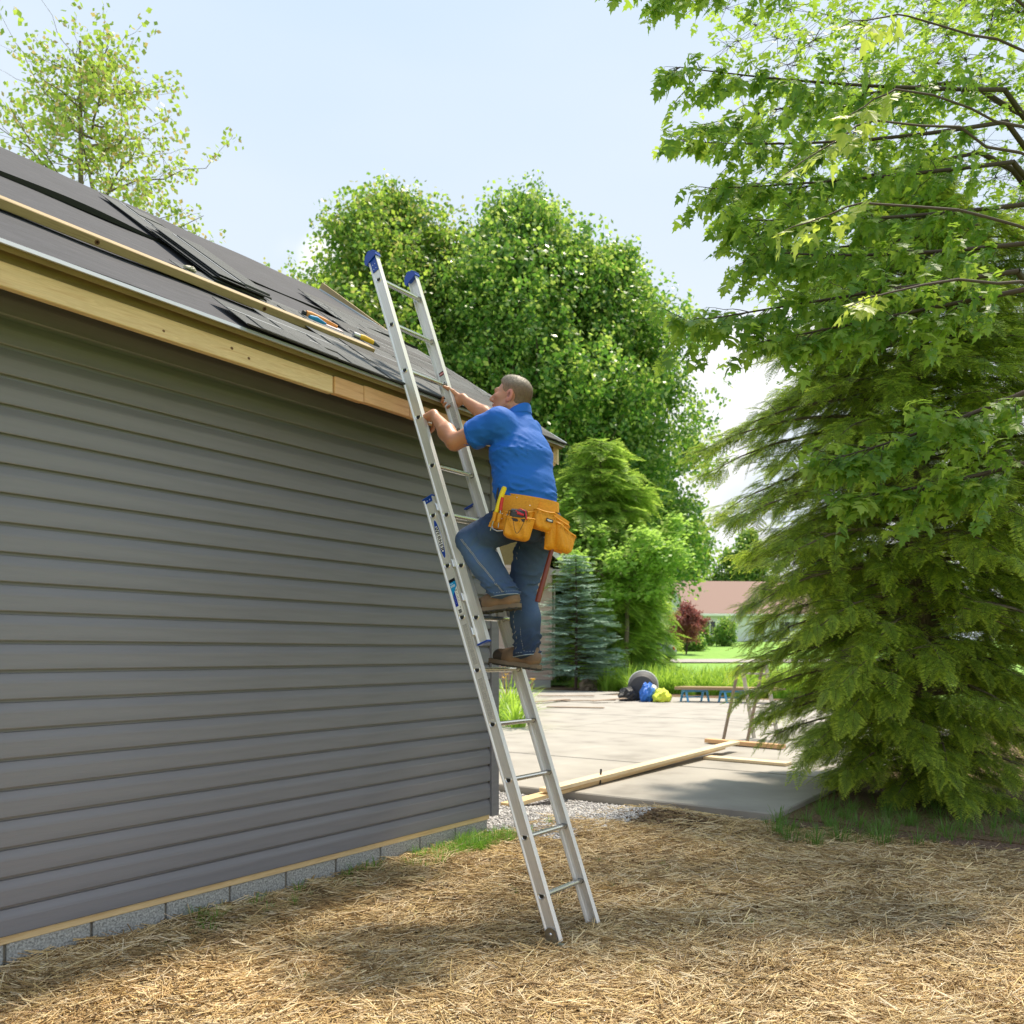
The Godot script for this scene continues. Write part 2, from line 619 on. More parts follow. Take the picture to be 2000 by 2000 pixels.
	var pebble := scatter("pebbles", st.mesh(), M.tinted, self, gp, gt)
	tag(pebble, "grey crushed gravel between garage corner and driveway slab", "gravel")
	# the bare heap of soil in front of the driveway
	var clods := []
	var ct := []
	for i in 2200:
		var p := Vector3(6.9 + rng.randfn(0, 0.38), 0, -3.3 + rng.randfn(0, 0.42))
		if p.x > 7.42: continue
		p.y = gy(p) + rng.randf_range(-0.005, 0.012)
		var r := rng.randf_range(0.004, 0.02)
		clods.append(Transform3D(Basis(rdir(), rng.randf() * TAU).scaled(Vector3(r, r * 0.8, r * 1.2)), p))
		var g := rng.randf_range(0.5, 1.3)
		ct.append(Color(0.2 * g, 0.125 * g, 0.065 * g))
	tag(scatter("loose_dirt", st.mesh(), M.tinted, self, clods, ct), "small heap of crumbly brown soil in front of the driveway", "dirt")
	# bed under the hemlock, mulch round the trees across the driveway
	struct("mulch_bed", sheet(span(7.3, 12.5, 0.5), span(-2.5, 4.0, 0.5), 0.03), M.mulch)
	struct("far_mulch_bed", sheet(span(24.6, 33, 1.0), span(-25.0, -11, 1.0), 0.035), M.mulch)
	var pa := MB.new()
	for k in 12:
		var a := cm(-6 + k * 4, 0, 60)
		var b := cm(-6 + (k + 1) * 4, 0, 60)
		var l := cm(-6 + k * 4, 0, 64)
		var m := cm(-6 + (k + 1) * 4, 0, 64)
		for q in [0, 1, 2, 3]: pass
		a.y = gy(a) + 0.05; b.y = gy(b) + 0.05; l.y = gy(l) + 0.05; m.y = gy(m) + 0.05
		pa.quad(a, b, m, l)
	struct("path", pa, M.concrete)


# ---- the garage ----
const EZ := -3.50      # outer face of the fascia
const WZ := -3.95      # outer face of the siding
const RX := 5.49       # right edge of the roof
const LX := -2.5       # left end, beyond the picture
const RIDGE := Vector3(0, 4.80, -6.08)
var SL := Vector3(0, 4.80 - 3.02, -6.08 + 3.43)   # from eave to ridge
var UPS: Vector3
var NRM: Vector3


func roof_at(x: float, s: float, h := 0.0) -> Vector3:  # s metres up the slope from the eave, h off the deck
	return Vector3(x, 3.02, -3.43) + UPS * s + NRM * h


func garage() -> void:
	UPS = SL.normalized()
	NRM = Vector3(0, -UPS.z, UPS.y)
	var slope := SL.length()
	var g := thing("garage", "half-built garage with grey lap siding and part-shingled roof", "garage")
	# block footing: standing blocks with mortar between
	var by := 0.02
	var core := MB.new()
	core.box(Vector3(5.2 - LX, 0.26, 0.16), Vector3((5.2 + LX) / 2 + 0.06, 0.09, WZ - 0.115))
	part("mortar", core, M.mortar, g)
	var bl := MB.new()
	bl.box(Vector3(0.372, 0.22, 0.15), Vector3.ZERO, 0.006)
	var bm := bl.mesh()
	for k in 21:
		var x := 5.27 - 0.193 - k * 0.3855
		piece("block", bm, M.block, g, Transform3D(Basis(), Vector3(x, by + 0.09 + rng.randf_range(-0.003, 0.003), WZ - 0.092 + rng.randf_range(-0.004, 0.004))))
	var sl := MB.new()
	sl.box(Vector3(5.28 - LX, 0.04, 0.14), Vector3.ZERO, 0.003)
	part("sill_board", sl, M.pine, g, Transform3D(Basis(), Vector3((5.28 + LX) / 2, 0.240, WZ - 0.083)))
	# lap siding, one course a piece: hollow slope above, flat face below, dark gap under each
	var prof := [Vector2(0, 0.0), Vector2(0.017, 0.0), Vector2(0.016, 0.075), Vector2(0.004, 0.098), Vector2(0.002, 0.1295), Vector2(-0.004, 0.1295), Vector2(-0.004, 0.0)]
	var course := MB.new()
	course.prism([Vector2(0.0, 0.010), Vector2(0.0200, -0.003), Vector2(0.0222, 0.001), Vector2(0.0210, 0.066), Vector2(0.0190, 0.077), Vector2(0.0120, 0.096), Vector2(0.0070, 0.1085), Vector2(-0.0015, 0.1105), Vector2(-0.0020, 0.1275), Vector2(-0.004, 0.1275), Vector2(-0.004, 0.0)], Vector3(LX, 0, 0), Vector3(0, 0, 1), Vector3(0, 1, 0), Vector3(5.27 - LX, 0, 0))
	var cmesh := course.mesh()
	for k in 24:
		piece("siding_course", cmesh, M.siding, g, Transform3D(Basis(), Vector3(0, 0.262 + k * 0.1275, WZ - 0.0175)))
	var cp := MB.new()
	cp.box(Vector3(0.09, 3.02, 0.03), Vector3(5.315, 1.755, WZ + 0.006), 0.004)
	cp.box(Vector3(0.03, 3.02, 0.09), Vector3(5.375, 1.755, WZ - 0.045), 0.004)
	part("corner_post", cp, M.siding, g)
	var body := MB.new()
	body.box(Vector3(5.36 - LX, 2.94, 4.1), Vector3((5.36 + LX) / 2 - 0.01, 1.74, WZ - 2.13))
	var gab := MB.new()
	gab.prism([Vector2(-3.98, 2.88), Vector2(-8.18, 2.88), Vector2(-6.08, 4.62)], Vector3(5.2, 0, 0), Vector3(0, 0, 1), Vector3(0, 1, 0), Vector3(0.16, 0, 0))
	part("wall", body, M.plywood, g)
	part("gable", gab, M.siding, g)
	# eave: soffit, sub-fascia, fascia boards
	for k in 14:
		var rt := MB.new()
		rt.box(Vector3(0.038, 0.56, 0.09), Vector3.ZERO, 0.003)
		part("rafter_tail", rt, M.pine, g, Transform3D(Basis(Vector3.RIGHT, UPS, NRM), roof_at(5.2 - k * 0.6, 0.52, -0.085)))
	var sf := MB.new()
	sf.box(Vector3(RX - LX - 0.02, 0.14, 0.03), Vector3((RX + LX) / 2, 2.975, -3.553))
	sf.box(Vector3(RX - LX - 0.02, 0.05, 0.02), Vector3((RX + LX) / 2, 2.998, -3.515))
	part("sub_fascia", sf, M.plywood, g)
	var fz := EZ - 0.019
	for f in [[LX, 3.262, 0.0, "pine", 0.0], [3.266, 3.482, -0.001, "pine_orange", 0.012], [3.486, 3.86, 0.004, "pine_orange", 0.012], [3.864, 4.42, 0.002, "pine_orange", 0.012], [4.424, 4.80, -0.003, "pine", 0.0], [4.80, RX, 0.001, "pine_pale", 0.0]]:
		var b := MB.new()
		b.box(Vector3(f[1] - f[0], 0.094, 0.038), Vector3.ZERO, 0.003)
		var o := part("fascia_board", b, M[f[3]], g, Transform3D(Basis(), Vector3((f[0] + f[1]) / 2, 2.925 + f[2], fz + f[4])))
		if f[3] == "pine":
			for k in 7:
				var kn := MB.new()
				var r := rng.randf_range(0.005, 0.011)
				kn.ball(Vector3(rng.randf_range(-0.48, 0.48) * (f[1] - f[0]), rng.randf_range(-0.035, 0.035), 0.0185), Vector3(r * 1.3, r, 0.0012), 9, 4)
				if f[0] > 0 and k > 2: break
				part("knot", kn, M.knot, o)
	# roof deck, its far slope, drip edges
	var deck := MB.new()
	var half := [Vector2(0, 0), Vector2(slope, 0), Vector2(slope - 0.02, -0.035), Vector2(0, -0.035)]
	deck.prism(half, Vector3(LX, 3.02, -3.43), UPS, NRM, Vector3(RX - LX, 0, 0))
	var back := Vector3(0, UPS.y, -UPS.z)
	deck.prism(half, Vector3(LX, 3.02, -8.73), back, Vector3(0, UPS.z * -1, -UPS.y), Vector3(RX - LX, 0, 0))
	part("roof_deck", deck, M.plywood, g)
	# three sheets of underlayment, each lapping the one below
	var edges := [0.0, 0.70, 1.75, slope + 0.03]
	for k in 3:
		var s0: float = edges[k]
		var s1: float = edges[k + 1] + (0.08 if k < 2 else 0.0)
		var b := MB.new()
		var lift := 0.004 + k * 0.004
		b.xf = Transform3D(Basis(Vector3.RIGHT, UPS, NRM), Vector3.ZERO)
		var puff := func(u: float, w: float) -> Vector3:
			var x := lerpf(LX, RX - 0.01, u)
			var s := lerpf(0, s1 - s0, w)
			var curl := 0.024 * exp(-s * 22.0) * (0.35 + maxf(0, sin(x * 2.3 + k))) if k > 0 else 0.0
			return Vector3(x - 1.5, s - (s1 - s0) * 0.5, curl + 0.0025 * sin(x * 7.0 + s * 3.0 + k))
		b.xf = Transform3D()
		b.grid(90, 14, puff)
		var o := part("underlayment", b, M.under, g, Transform3D(Basis(Vector3.RIGHT, UPS, NRM), roof_at(1.5, (s0 + s1) / 2, lift + 0.003)))
		if k > 0:
			var hem := MB.new()
			hem.grid(90, 1, func(u, w): return (puff.call(u, 0.0) as Vector3) * Vector3(1, 1, 1.0 - w))
			part("lap_edge", hem, M.black, o)
	var de := MB.new()
	de.prism([Vector2(0, 0), Vector2(0.012, 0.0), Vector2(0.008, 0.017), Vector2(-0.05, 0.006), Vector2(-0.05, 0.003), Vector2(0, 0.012)], Vector3(LX, 3.006, -3.43), Vector3(0, 0, 1), Vector3(0, 1, 0), Vector3(RX - LX, 0, 0))
	part("drip_edge", de, M.drip, g)
	var rk := MB.new()
	rk.box(Vector3(0.014, slope + 0.02, 0.03), Vector3.ZERO, 0.003)
	part("rake_edge", rk, M.drip, g, Transform3D(Basis(Vector3.RIGHT, UPS, NRM), roof_at(RX + 0.006, slope / 2, 0.014)))
	var rb := MB.new()
	rb.prism([Vector2(-3.47, 2.88), Vector2(-3.47, 3.0), Vector2(-6.08, 4.755), Vector2(-6.08, 4.635)], Vector3(RX - 0.03, 0, 0), Vector3(0, 0, 1), Vector3(0, 1, 0), Vector3(0.026, 0, 0))
	part("rake_board", rb, M.pine_pale, g)
	var lb := MB.new()
	lb.prism([Vector2(slope * 0.60, 0.015), Vector2(slope + 0.03, 0.02), Vector2(slope + 0.02, 0.085)], Vector3(RX + 0.014, 3.02, -3.43), UPS, NRM, Vector3(0.02, 0, 0))
	part("loose_rake_board", lb, M.board_old, g)
	# shingles: rows climb the roof from the right, each starting further along than the one below
	var starts := [[0.0, 2.62], [1, 2.88], [2, 3.44], [3, 3.60], [6, 4.16], [9, 4.46], [14, 4.62], [16, 4.7]]
	var sm := []
	for k in 4:
		var b := MB.new()  # a laminated shingle: backing with thicker tabs of uneven width on its lower half
		b.box(Vector3(0.985, 0.33, 0.004), Vector3(0, 0, 0.002), 0.001)
		var x := -0.4925
		while x < 0.44:
			var w := rng.randf_range(0.07, 0.19)
			w = minf(w, 0.4925 - x)
			if rng.randf() < 0.62:
				b.box(Vector3(w - 0.003, 0.165, 0.006), Vector3(x + w / 2, -0.0825, 0.007), 0.001)
			x += w
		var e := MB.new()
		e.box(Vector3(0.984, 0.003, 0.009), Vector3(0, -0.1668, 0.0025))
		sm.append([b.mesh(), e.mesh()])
	var stripe := MB.new()
	stripe.box(Vector3(0.98, 0.012, 0.002), Vector3(0, 0.025, 0.0055))
	var strm := stripe.mesh()
	for r in 15:
		var x0 := 3.0
		for i in starts.size() - 1:
			if r >= starts[i][0] and r <= starts[i + 1][0]:
				x0 = lerpf(starts[i][1], starts[i + 1][1], (r - starts[i][0]) / (starts[i + 1][0] - starts[i][0]))
		x0 += [0.0, 0.07, -0.03, 0.05][r % 4]
		var x := x0
		while x < RX - 0.05:
			var w := minf(0.985, RX + 0.012 - x)
			var s := 0.143 * r + 0.140
			var k := rng.randi() % 4
			var tilt := 0.026
			var loose := 0.012 if x == x0 else 0.0
			var xf := Transform3D(Basis(Vector3.RIGHT, UPS, NRM) * Basis.from_euler(Vector3(tilt, loose, rng.randf_range(-0.002, 0.002))) * Basis.from_scale(Vector3(w / 0.985, 1, 1)), roof_at(x + w / 2, s, 0.021 + loose * 0.4 + rng.randf_range(0, 0.002)))
			var o := piece("shingle", sm[k][0], M["shingle%d" % k], g, xf)
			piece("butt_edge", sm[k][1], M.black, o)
			if x == x0: piece("sealant_strip", strm, M.strip, o)
			x += 0.987
	var wv := MB.new()
	wv.box(Vector3(0.04, 0.19, 0.02), Vector3.ZERO, 0.003)
	# loose shingles left lying on the roof, left of the ladder
	var spots := [[3.23, 1.40, 1.46, 0], [3.22, 1.43, 1.475, 1], [3.245, 1.38, 1.455, 2], [3.24, 1.41, 1.47, 3], [3.36, 2.30, 1.45, 0], [3.34, 2.33, 1.47, 1], [3.30, 0.90, -0.05, 0], [3.98, 0.97, -0.04, 0]]
	var said := ["bottom shingle of the loose stack at the left on the roof", "second shingle up in the loose stack at the left on the roof", "third shingle up in the loose stack at the left on the roof", "top shingle of the loose stack at the left, with pale sealant strip", "lower of two loose shingles between the stack and the ridge", "upper of two loose shingles between the stack and the ridge", "single loose shingle lying behind the middle of the toe board", "single loose shingle under the orange tool behind the toe board"]
	for k in 8:
		var q: Array = spots[k]
		var o := thing("loose_shingle", said[k], "shingle", Vector3.ZERO, 0, "loose shingles on the underlayment")
		var wide := 1.0
		o.transform = Transform3D(Basis(Vector3.RIGHT, UPS, NRM) * Basis(Vector3(0, 0, 1), q[2]), roof_at(q[0], q[1], 0.024 + q[3] * 0.012 + (0.014 if k < 4 else 0.0)))
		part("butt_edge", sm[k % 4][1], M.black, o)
		part("shingle_sheet", sm[k % 4][0], M["shingle%d" % [0, 3, 0, 1, 3, 2, 1, 2][k]], o)
		if k in [3, 5, 6]: part("sealant_strip", strm, M.strip, o)
	# toe board across the roof
	var tb := MB.new()
	tb.box(Vector3(5.6, 0.086, 0.042), Vector3.ZERO, 0.003)
	var board := thing("toe_board", "long pine board laid along the roof above the eave", "board")
	board.transform = Transform3D(Basis(Vector3.RIGHT, UPS, NRM) * Basis(Vector3(0, 0, 1), -0.006), roof_at(1.17, 0.635, 0.040))
	part("plank", tb, M.board_old, board)
	for x in [1.0, 1.95]:
		var kn := MB.new()
		kn.ball(Vector3(x, -0.0428, 0.0), Vector3(0.014, 0.0012, 0.014), 10, 4)
		part("knot", kn, M.knot, board)


# ---- plants ----
func leaf_tuft(n: int, spread: float, size: float, mats: Array, up := 0.5) -> ArrayMesh:  # a spray of simple folded leaves
	var bs := []
	for m in mats: bs.append(MB.new())
	for i in n:
		var b: MB = bs[rng.randi() % mats.size()]
		var at := rdir() * spread * pow(rng.randf(), 0.5)
		var nn := (rdir() + Vector3.UP * up + at * 0.6 / spread).normalized()
		var d := nn.cross(rdir()).normalized()
		var s := d.cross(nn)
		var l := size * rng.randf_range(0.7, 1.25)
		var a := at - d * l * 0.5
		var z := at + d * l * 0.5 - nn * l * 0.12
		var o := at + nn * -l * 0.08
		b.tri(a, o + s * l * 0.36, z)
		b.tri(a, z, o - s * l * 0.36)
	var am := ArrayMesh.new()
	for i in mats.size():
		bs[i].mesh(mats[i], am)
	return am


func maple_leaf(b: MB, xf: Transform3D, fold := 0.2) -> void:  # five pointed lobes round the end of the stalk, unit size
	var half := [Vector2(0, -0.06), Vector2(0.2, -0.12), Vector2(0.36, -0.02), Vector2(0.26, 0.12), Vector2(0.46, 0.3), Vector2(0.34, 0.36), Vector2(0.4, 0.54), Vector2(0.2, 0.5), Vector2(0.14, 0.62), Vector2(0.17, 0.74), Vector2(0.07, 0.78), Vector2(0, 1.0)]
	b.xf = xf
	for s in [1.0, -1.0]:
		for i in half.size() - 1:
			var p: Vector2 = half[i]
			var q: Vector2 = half[i + 1]
			var f := func(r: Vector2) -> Vector3: return Vector3(r.x * s, -absf(r.x) * fold - r.y * r.y * 0.16 + 0.05 * sin(r.y * 9.0 + r.x * 7.0) * absf(r.x), r.y)
			var c := Vector3(0, 0.0, 0.3 if i > 3 else 0.1)
			if s > 0: b.tri(c, f.call(q), f.call(p))
			else: b.tri(c, f.call(p), f.call(q))
	b.xf = Transform3D()


func spray(tip: Material, body: Material, droop := 0.15, wide := 0.42) -> ArrayMesh:  # a flat needled spray along x, unit length
	var bt := MB.new()
	var bb := MB.new()
	var bw := MB.new()
	bw.tube([Vector3.ZERO, Vector3(0.5, -droop * 0.3, 0), Vector3(1, -droop, 0)], [0.008, 0.006, 0.002], 3, false)
	for k in 22:
		var u := 0.06 + 0.92 * k / 21.0
		var side := 1.0 if k % 2 == 0 else -1.0
		var ln := wide * (1.05 - u) * rng.randf_range(0.7, 1.15) + 0.05
		var a := Vector3(u, -droop * u * u, 0)
		var dir := Vector3(0.62, rng.randf_range(-0.25, 0.05), side * 0.78).normalized()
		if u > 0.97: dir = Vector3(1, -0.2, 0)
		var steps := maxi(3, int(ln / 0.032))
		for i in steps:
			var v := float(i + 0.5) / steps
			var p := a + dir * ln * v - Vector3(0, 0.10 * v * v * ln, 0)
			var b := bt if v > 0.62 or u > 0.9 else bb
			for e in [1.0, -1.0]:
				var nd: Vector3 = (dir * 0.75 + dir.cross(Vector3.UP) * e * 0.75 + Vector3(0, rng.randf_range(-0.25, 0.25), 0)).normalized()
				var w := dir * 0.019
				var tp: Vector3 = p + nd * rng.randf_range(0.045, 0.068)
				b.tri(p - w, p + w, tp) if e < 0 else b.tri(p + w, p - w, tp)
	var am := ArrayMesh.new()
	bt.mesh(tip, am)
	bb.mesh(body, am)
	bw.mesh(M.bark_dark, am)
	return am


func limb(b: MB, a: Vector3, z: Vector3, r0: float, r1: float, sag := 0.0, sides := 6, wob := 0.06) -> Array:
	var pts := []
	var rad := []
	var l := a.distance_to(z)
	for i in 6:
		var u := i / 5.0
		pts.append(a.lerp(z, u) + Vector3(0, sag * l * (u - u * u) * 4.0 * 0.25, 0) + rdir() * l * wob * (u - u * u) * 2.0)
		rad.append(lerpf(r0, r1, u))
	b.tube(pts, rad, sides, false)
	return pts


func broad_tree(called: String, label: String, base: Vector3, height: float, prof: Array, lumps: int, tufts: int, tuft: Mesh, size: float, trunk_r: float, bark: Material, group := "", seed_ := 1) -> Node3D:
	rng.seed = seed_
	base.y = gy(base)
	var o := thing(called, label, "tree", base, 0, group)
	var b := MB.new()
	var low: float = prof[0][0] * height
	var mid := height * 0.55
	var top := Vector3(rng.randf_range(-0.3, 0.3), height * 0.86, rng.randf_range(-0.3, 0.3))
	var stem := limb(b, Vector3(0, -0.1, 0), top, trunk_r, trunk_r * 0.15, 0, 8, 0.03)
	var cs := []
	for i in lumps:
		var u := pow((i + rng.randf()) / lumps, 0.8)
		var h := lerpf(prof[0][0], 1.0, u)
		var r := 0.1
		for k in prof.size() - 1:
			if h >= prof[k][0] and h <= prof[k + 1][0]:
				r = lerpf(prof[k][1], prof[k + 1][1], (h - prof[k][0]) / (prof[k + 1][0] - prof[k][0]))
		var a := i * 2.399 + rng.randf_range(-0.5, 0.5)
		var rr := r * rng.randf_range(0.4, 1.12)
		var lr := clampf(r * 0.27, 0.35, height * 0.075) * rng.randf_range(0.6, 1.4)
		var c := Vector3(cos(a) * maxf(0, rr - lr * 0.6), h * height - lr * 0.3, sin(a) * maxf(0, rr - lr * 0.6))
		cs.append([c, lr])
		if i % 2 == 0:
			var j: Vector3 = stem[clampi(int(h * 4.5) - 1, 0, 4)]
			limb(b, j, c, trunk_r * 0.3, 0.012, -0.2, 5, 0.1)
	part("trunk", b, bark, o)
	var tr := []
	for i in tufts:
		var q: Array = cs[rng.randi() % cs.size()]
		var d := (rdir() + Vector3(0, 0.25, 0)).normalized()
		var p: Vector3 = q[0] + d * q[1] * pow(rng.randf(), 0.7) * 1.5
		if rng.randf() < 0.25: p += (d + (q[0] - Vector3(0, height * 0.5, 0)).normalized()) * rng.randf_range(0.2, 0.55) * (0.4 + height * 0.03)
		var s := size * rng.randf_range(0.75, 1.25)
		tr.append(Transform3D(Basis(rdir(), rng.randf() * TAU).scaled(Vector3(s, s, s)), p))
	scatter("crown", tuft, null, o, tr)
	return o


func conifer(called: String, label: String, base: Vector3, prof: Array, branches: int, sp: Mesh, size: float, step: float, trunk_r: float, seed_: int, rise := 0.25, droop := 0.35, bark: Material = null, hang := 0.5, bushy := 0.0) -> Node3D:
	rng.seed = seed_
	base.y = gy(base)
	var o := thing(called, label, "tree", base)
	var height: float = prof[prof.size() - 1][0]
	var tb := MB.new()
	tb.tube([Vector3(0, -0.1, 0), Vector3(0.02, height * 0.5, 0.02), Vector3(0, height * 0.98, 0)], [trunk_r, trunk_r * 0.6, 0.01], 8, false)
	part("trunk", tb, bark if bark else M.bark, o)
	var bb := MB.new()
	var tr := []
	for i in branches:
		var h: float = lerpf(prof[0][0], height, (i + rng.randf()) / branches)
		var r := 0.1
		for k in prof.size() - 1:
			if h >= prof[k][0] and h <= prof[k + 1][0]:
				r = lerpf(prof[k][1], prof[k + 1][1], (h - prof[k][0]) / (prof[k + 1][0] - prof[k][0]))
		r *= rng.randf_range(0.60, 1.14)
		var a := i * 2.399 + rng.randf_range(-0.4, 0.4)
		var out := Vector3(cos(a), 0, sin(a))
		var side := Vector3(-sin(a), 0, cos(a))
		var pts := []
		var rad := []
		var n := 7
		for k in n:
			var u := float(k) / (n - 1)
			pts.append(Vector3(0, h, 0) + out * r * u + Vector3(0, rise * r * u - droop * r * u * u, 0) + side * sin(u * 3.0 + i) * 0.05 * r)
			rad.append(lerpf(0.014 + 0.006 * r, 0.003, u))
		bb.tube(pts, rad, 4, false)
		var m := maxi(2, int(r / step))
		for k in m:
			var u := lerpf(0.18, 1.0, (k + rng.randf()) / m)
			var f := u * (n - 1)
			var j := mini(int(f), n - 2)
			var p: Vector3 = (pts[j] as Vector3).lerp(pts[j + 1], f - j)
			for e in [1.0, -1.0]:
				var dir: Vector3 = (out * rng.randf_range(0.5, 1.0) + side * e * (1.05 - 0.75 * u) * rng.randf_range(0.6, 1.1) + Vector3(0, rng.randf_range(-hang, 0.12), 0)).normalized()
				var s := size * rng.randf_range(0.7, 1.2) * lerpf(0.75, 1.0, 1.0 - u * 0.3)
				if bushy > 0.0:
					var way: Vector3 = (side * e * rng.randf_range(0.5, 1.0) + out * rng.randf_range(-0.1, 0.8) + Vector3(0, rng.randf_range(-0.35, 0.25), 0)).normalized()
					var off := bushy * r * rng.randf() * (1.1 - u)
					if off > 0.15 and rng.randf() < 0.3: bb.tube([p, p + way * off - Vector3(0, off * off * 0.25, 0)], [0.006, 0.002], 3, false)
					p = p + way * off - Vector3(0, off * off * 0.25, 0)
				var bs := basis_x(dir, (Vector3.UP + rdir() * 0.35).normalized())
				tr.append(Transform3D(bs.scaled_local(Vector3(s, s, s)), p))
	part("branches", bb, bark if bark else M.bark, o).set_meta("kind", "stuff")
	scatter("crown", sp, null, o, tr)
	return o


func trees() -> void:
	# across the driveway
	var mg := [leaf_mat(0.11, 0.20, 0.035, Color(0.40, 0.58, 0.08)), leaf_mat(0.20, 0.31, 0.06, Color(0.56, 0.76, 0.13)), leaf_mat(0.05, 0.12, 0.022, Color(0.16, 0.34, 0.04)), leaf_mat(0.24, 0.33, 0.10, Color(0.5, 0.6, 0.14), 0.3)]
	var my := [leaf_mat(0.10, 0.19, 0.03, Color(0.40, 0.60, 0.08)), leaf_mat(0.15, 0.25, 0.04, Color(0.55, 0.74, 0.10)), leaf_mat(0.06, 0.13, 0.022, Color(0.20, 0.36, 0.05)), leaf_mat(0.22, 0.24, 0.08, Color(0.5, 0.5, 0.15))]
	var ml := [leaf_mat(0.19, 0.30, 0.06, Color(0.5, 0.75, 0.15)), leaf_mat(0.13, 0.24, 0.045, Color(0.42, 0.66, 0.1)), leaf_mat(0.28, 0.36, 0.13, Color(0.55, 0.7, 0.25))]
	rng.seed = 31
	var tg := leaf_tuft(22, 0.72, 0.235, mg)
	var ty := leaf_tuft(22, 0.72, 0.225, my)
	var tl := leaf_tuft(16, 0.5, 0.24, ml, 1.2)
	broad_tree("maple_tree", "tall dense green maple with two crowns behind the climbing man", cm(0.8, 0, 47), 24.8, [[0.18, 4.6], [0.35, 6.4], [0.55, 7.1], [0.74, 6.3], [0.88, 4.4], [0.96, 2.4], [1.0, 1.0]], 200, 6600, tg, 1.0, 0.32, M.bark, "", 3)
	broad_tree("maple_tree", "round green maple joined to the right of the tallest crown", cm(4.9, 0, 47.5), 22.6, [[0.18, 3.4], [0.3, 5.0], [0.5, 5.6], [0.74, 5.2], [0.9, 3.6], [0.97, 1.9], [1.0, 0.8]], 160, 5200, tg, 1.0, 0.3, M.bark, "", 4)
	broad_tree("maple_tree", "yellow-green maple rising behind the garage roof left of the ladder top", cm(-6.8, 0, 49), 26.0, [[0.15, 5.0], [0.45, 7.8], [0.65, 7.2], [0.8, 5.8], [0.92, 3.6], [0.98, 1.8], [1.0, 0.8]], 200, 6400, ty, 1.05, 0.32, M.bark, "", 5)
	broad_tree("understory_tree", "dark low tree filling the gap under the tall maples", cm(2.6, 0, 45), 9.5, [[0.05, 2.6], [0.4, 3.6], [0.75, 2.8], [1.0, 0.4]], 40, 1500, tg, 1.0, 0.15, M.bark, "", 6)
	broad_tree("understory_tree", "mid-green leafy tree behind the small grey-limbed tree", cm(6.3, 0, 46), 11.5, [[0.25, 1.6], [0.45, 2.9], [0.75, 2.4], [1.0, 0.3]], 40, 1500, tl, 1.0, 0.15, M.bark, "", 7)
	rng.seed = 32
	var feather := spray(leaf_mat(0.30, 0.42, 0.07, Color(0.55, 0.74, 0.12)), leaf_mat(0.16, 0.27, 0.05, Color(0.3, 0.48, 0.07)), 0.3, 0.5)
	conifer("feathery_conifer", "tall feathery yellow-green conifer right behind the man's back", cm(3.85, 0, 38), [[0.2, 1.7], [3.0, 2.0], [5.5, 2.3], [7.5, 2.1], [9.2, 1.4], [10.2, 0.7], [10.7, 0.2]], 170, feather, 1.25, 0.3, 0.14, 33, 0.35, 0.35)
	conifer("feathery_conifer", "shorter feathery green conifer right of the thin grey trunk", cm(5.5, 0, 39), [[0.1, 1.6], [2.0, 1.8], [4.4, 1.1], [6.2, 0.1]], 90, feather, 1.0, 0.3, 0.1, 34, 0.3, 0.3)
	var sp := spray(leaf_mat(0.42, 0.56, 0.46, Color(0.16, 0.24, 0.18)), leaf_mat(0.22, 0.34, 0.26, Color(0.08, 0.14, 0.08)), 0.02, 0.30)
	conifer("blue_spruce", "young blue-green spruce at the edge of the driveway", cm(2.42, 0, 33), [[0.55, 1.5], [1.0, 1.75], [1.9, 1.55], [3.0, 1.1], [4.0, 0.6], [4.8, 0.18], [5.2, 0.05]], 105, sp, 0.62, 0.17, 0.07, 35, 0.12, 0.16, M.bark_dark, 0.1)
	# small tree with grey limbs
	rng.seed = 41
	var dg := thing("dogwood", "small tree with thin grey trunk and bright leaves beside the spruce", "tree", cm(4.75, 0, 36.5))
	var db := MB.new()
	var tips := []
	limb(db, Vector3(0, -0.1, 0), Vector3(0.12, 3.9, 0), 0.11, 0.085, 0, 7, 0.02)
	for k in 9:
		var a := k * 0.7 - 0.3
		var l := rng.randf_range(1.7, 2.9)
		var z := Vector3(0.12, 3.6, 0) + (RT * cos(a) + FW * sin(a)) * l + Vector3(0, rng.randf_range(0.5, 3.2), 0)
		var pp := limb(db, Vector3(0.1, rng.randf_range(3.2, 3.9), 0), z, 0.06, 0.018, 0.3, 5, 0.1)
		for j in 5:
			var q: Vector3 = pp[2 + j % 4]
			var zz := q + (rdir() + Vector3(0, 0.4, 0)) * rng.randf_range(0.6, 1.4)
			limb(db, q, zz, 0.018, 0.006, 0.1, 4, 0.1)
			tips.append(zz)
			tips.append(q.lerp(zz, 0.6))
	part("trunk", db, M.bark, dg)
	var dt := []
	for i in 1000:
		var q: Vector3 = tips[rng.randi() % tips.size()]
		dt.append(Transform3D(Basis(rdir(), rng.randf() * 0.5).scaled(Vector3.ONE * rng.randf_range(0.6, 1.0)), q + rdir() * rng.randf_range(0, 0.75) * Vector3(1, 0.5, 1)))
	scatter("crown", tl, null, dg, dt)
	# in front of the white house
	rng.seed = 42
	var tr := leaf_tuft(18, 0.4, 0.17, [leaf_mat(0.20, 0.07, 0.06, Color(0.3, 0.08, 0.08)), leaf_mat(0.27, 0.12, 0.10, Color(0.3, 0.1, 0.1))])
	broad_tree("red_leaved_tree", "small round purple-leaved tree in front of the white house", cm(14.4, 0, 72), 3.6, [[0.42, 0.7], [0.6, 1.55], [0.8, 1.4], [1.0, 0.3]], 26, 700, tr, 0.9, 0.08, M.bark_dark, "", 43)
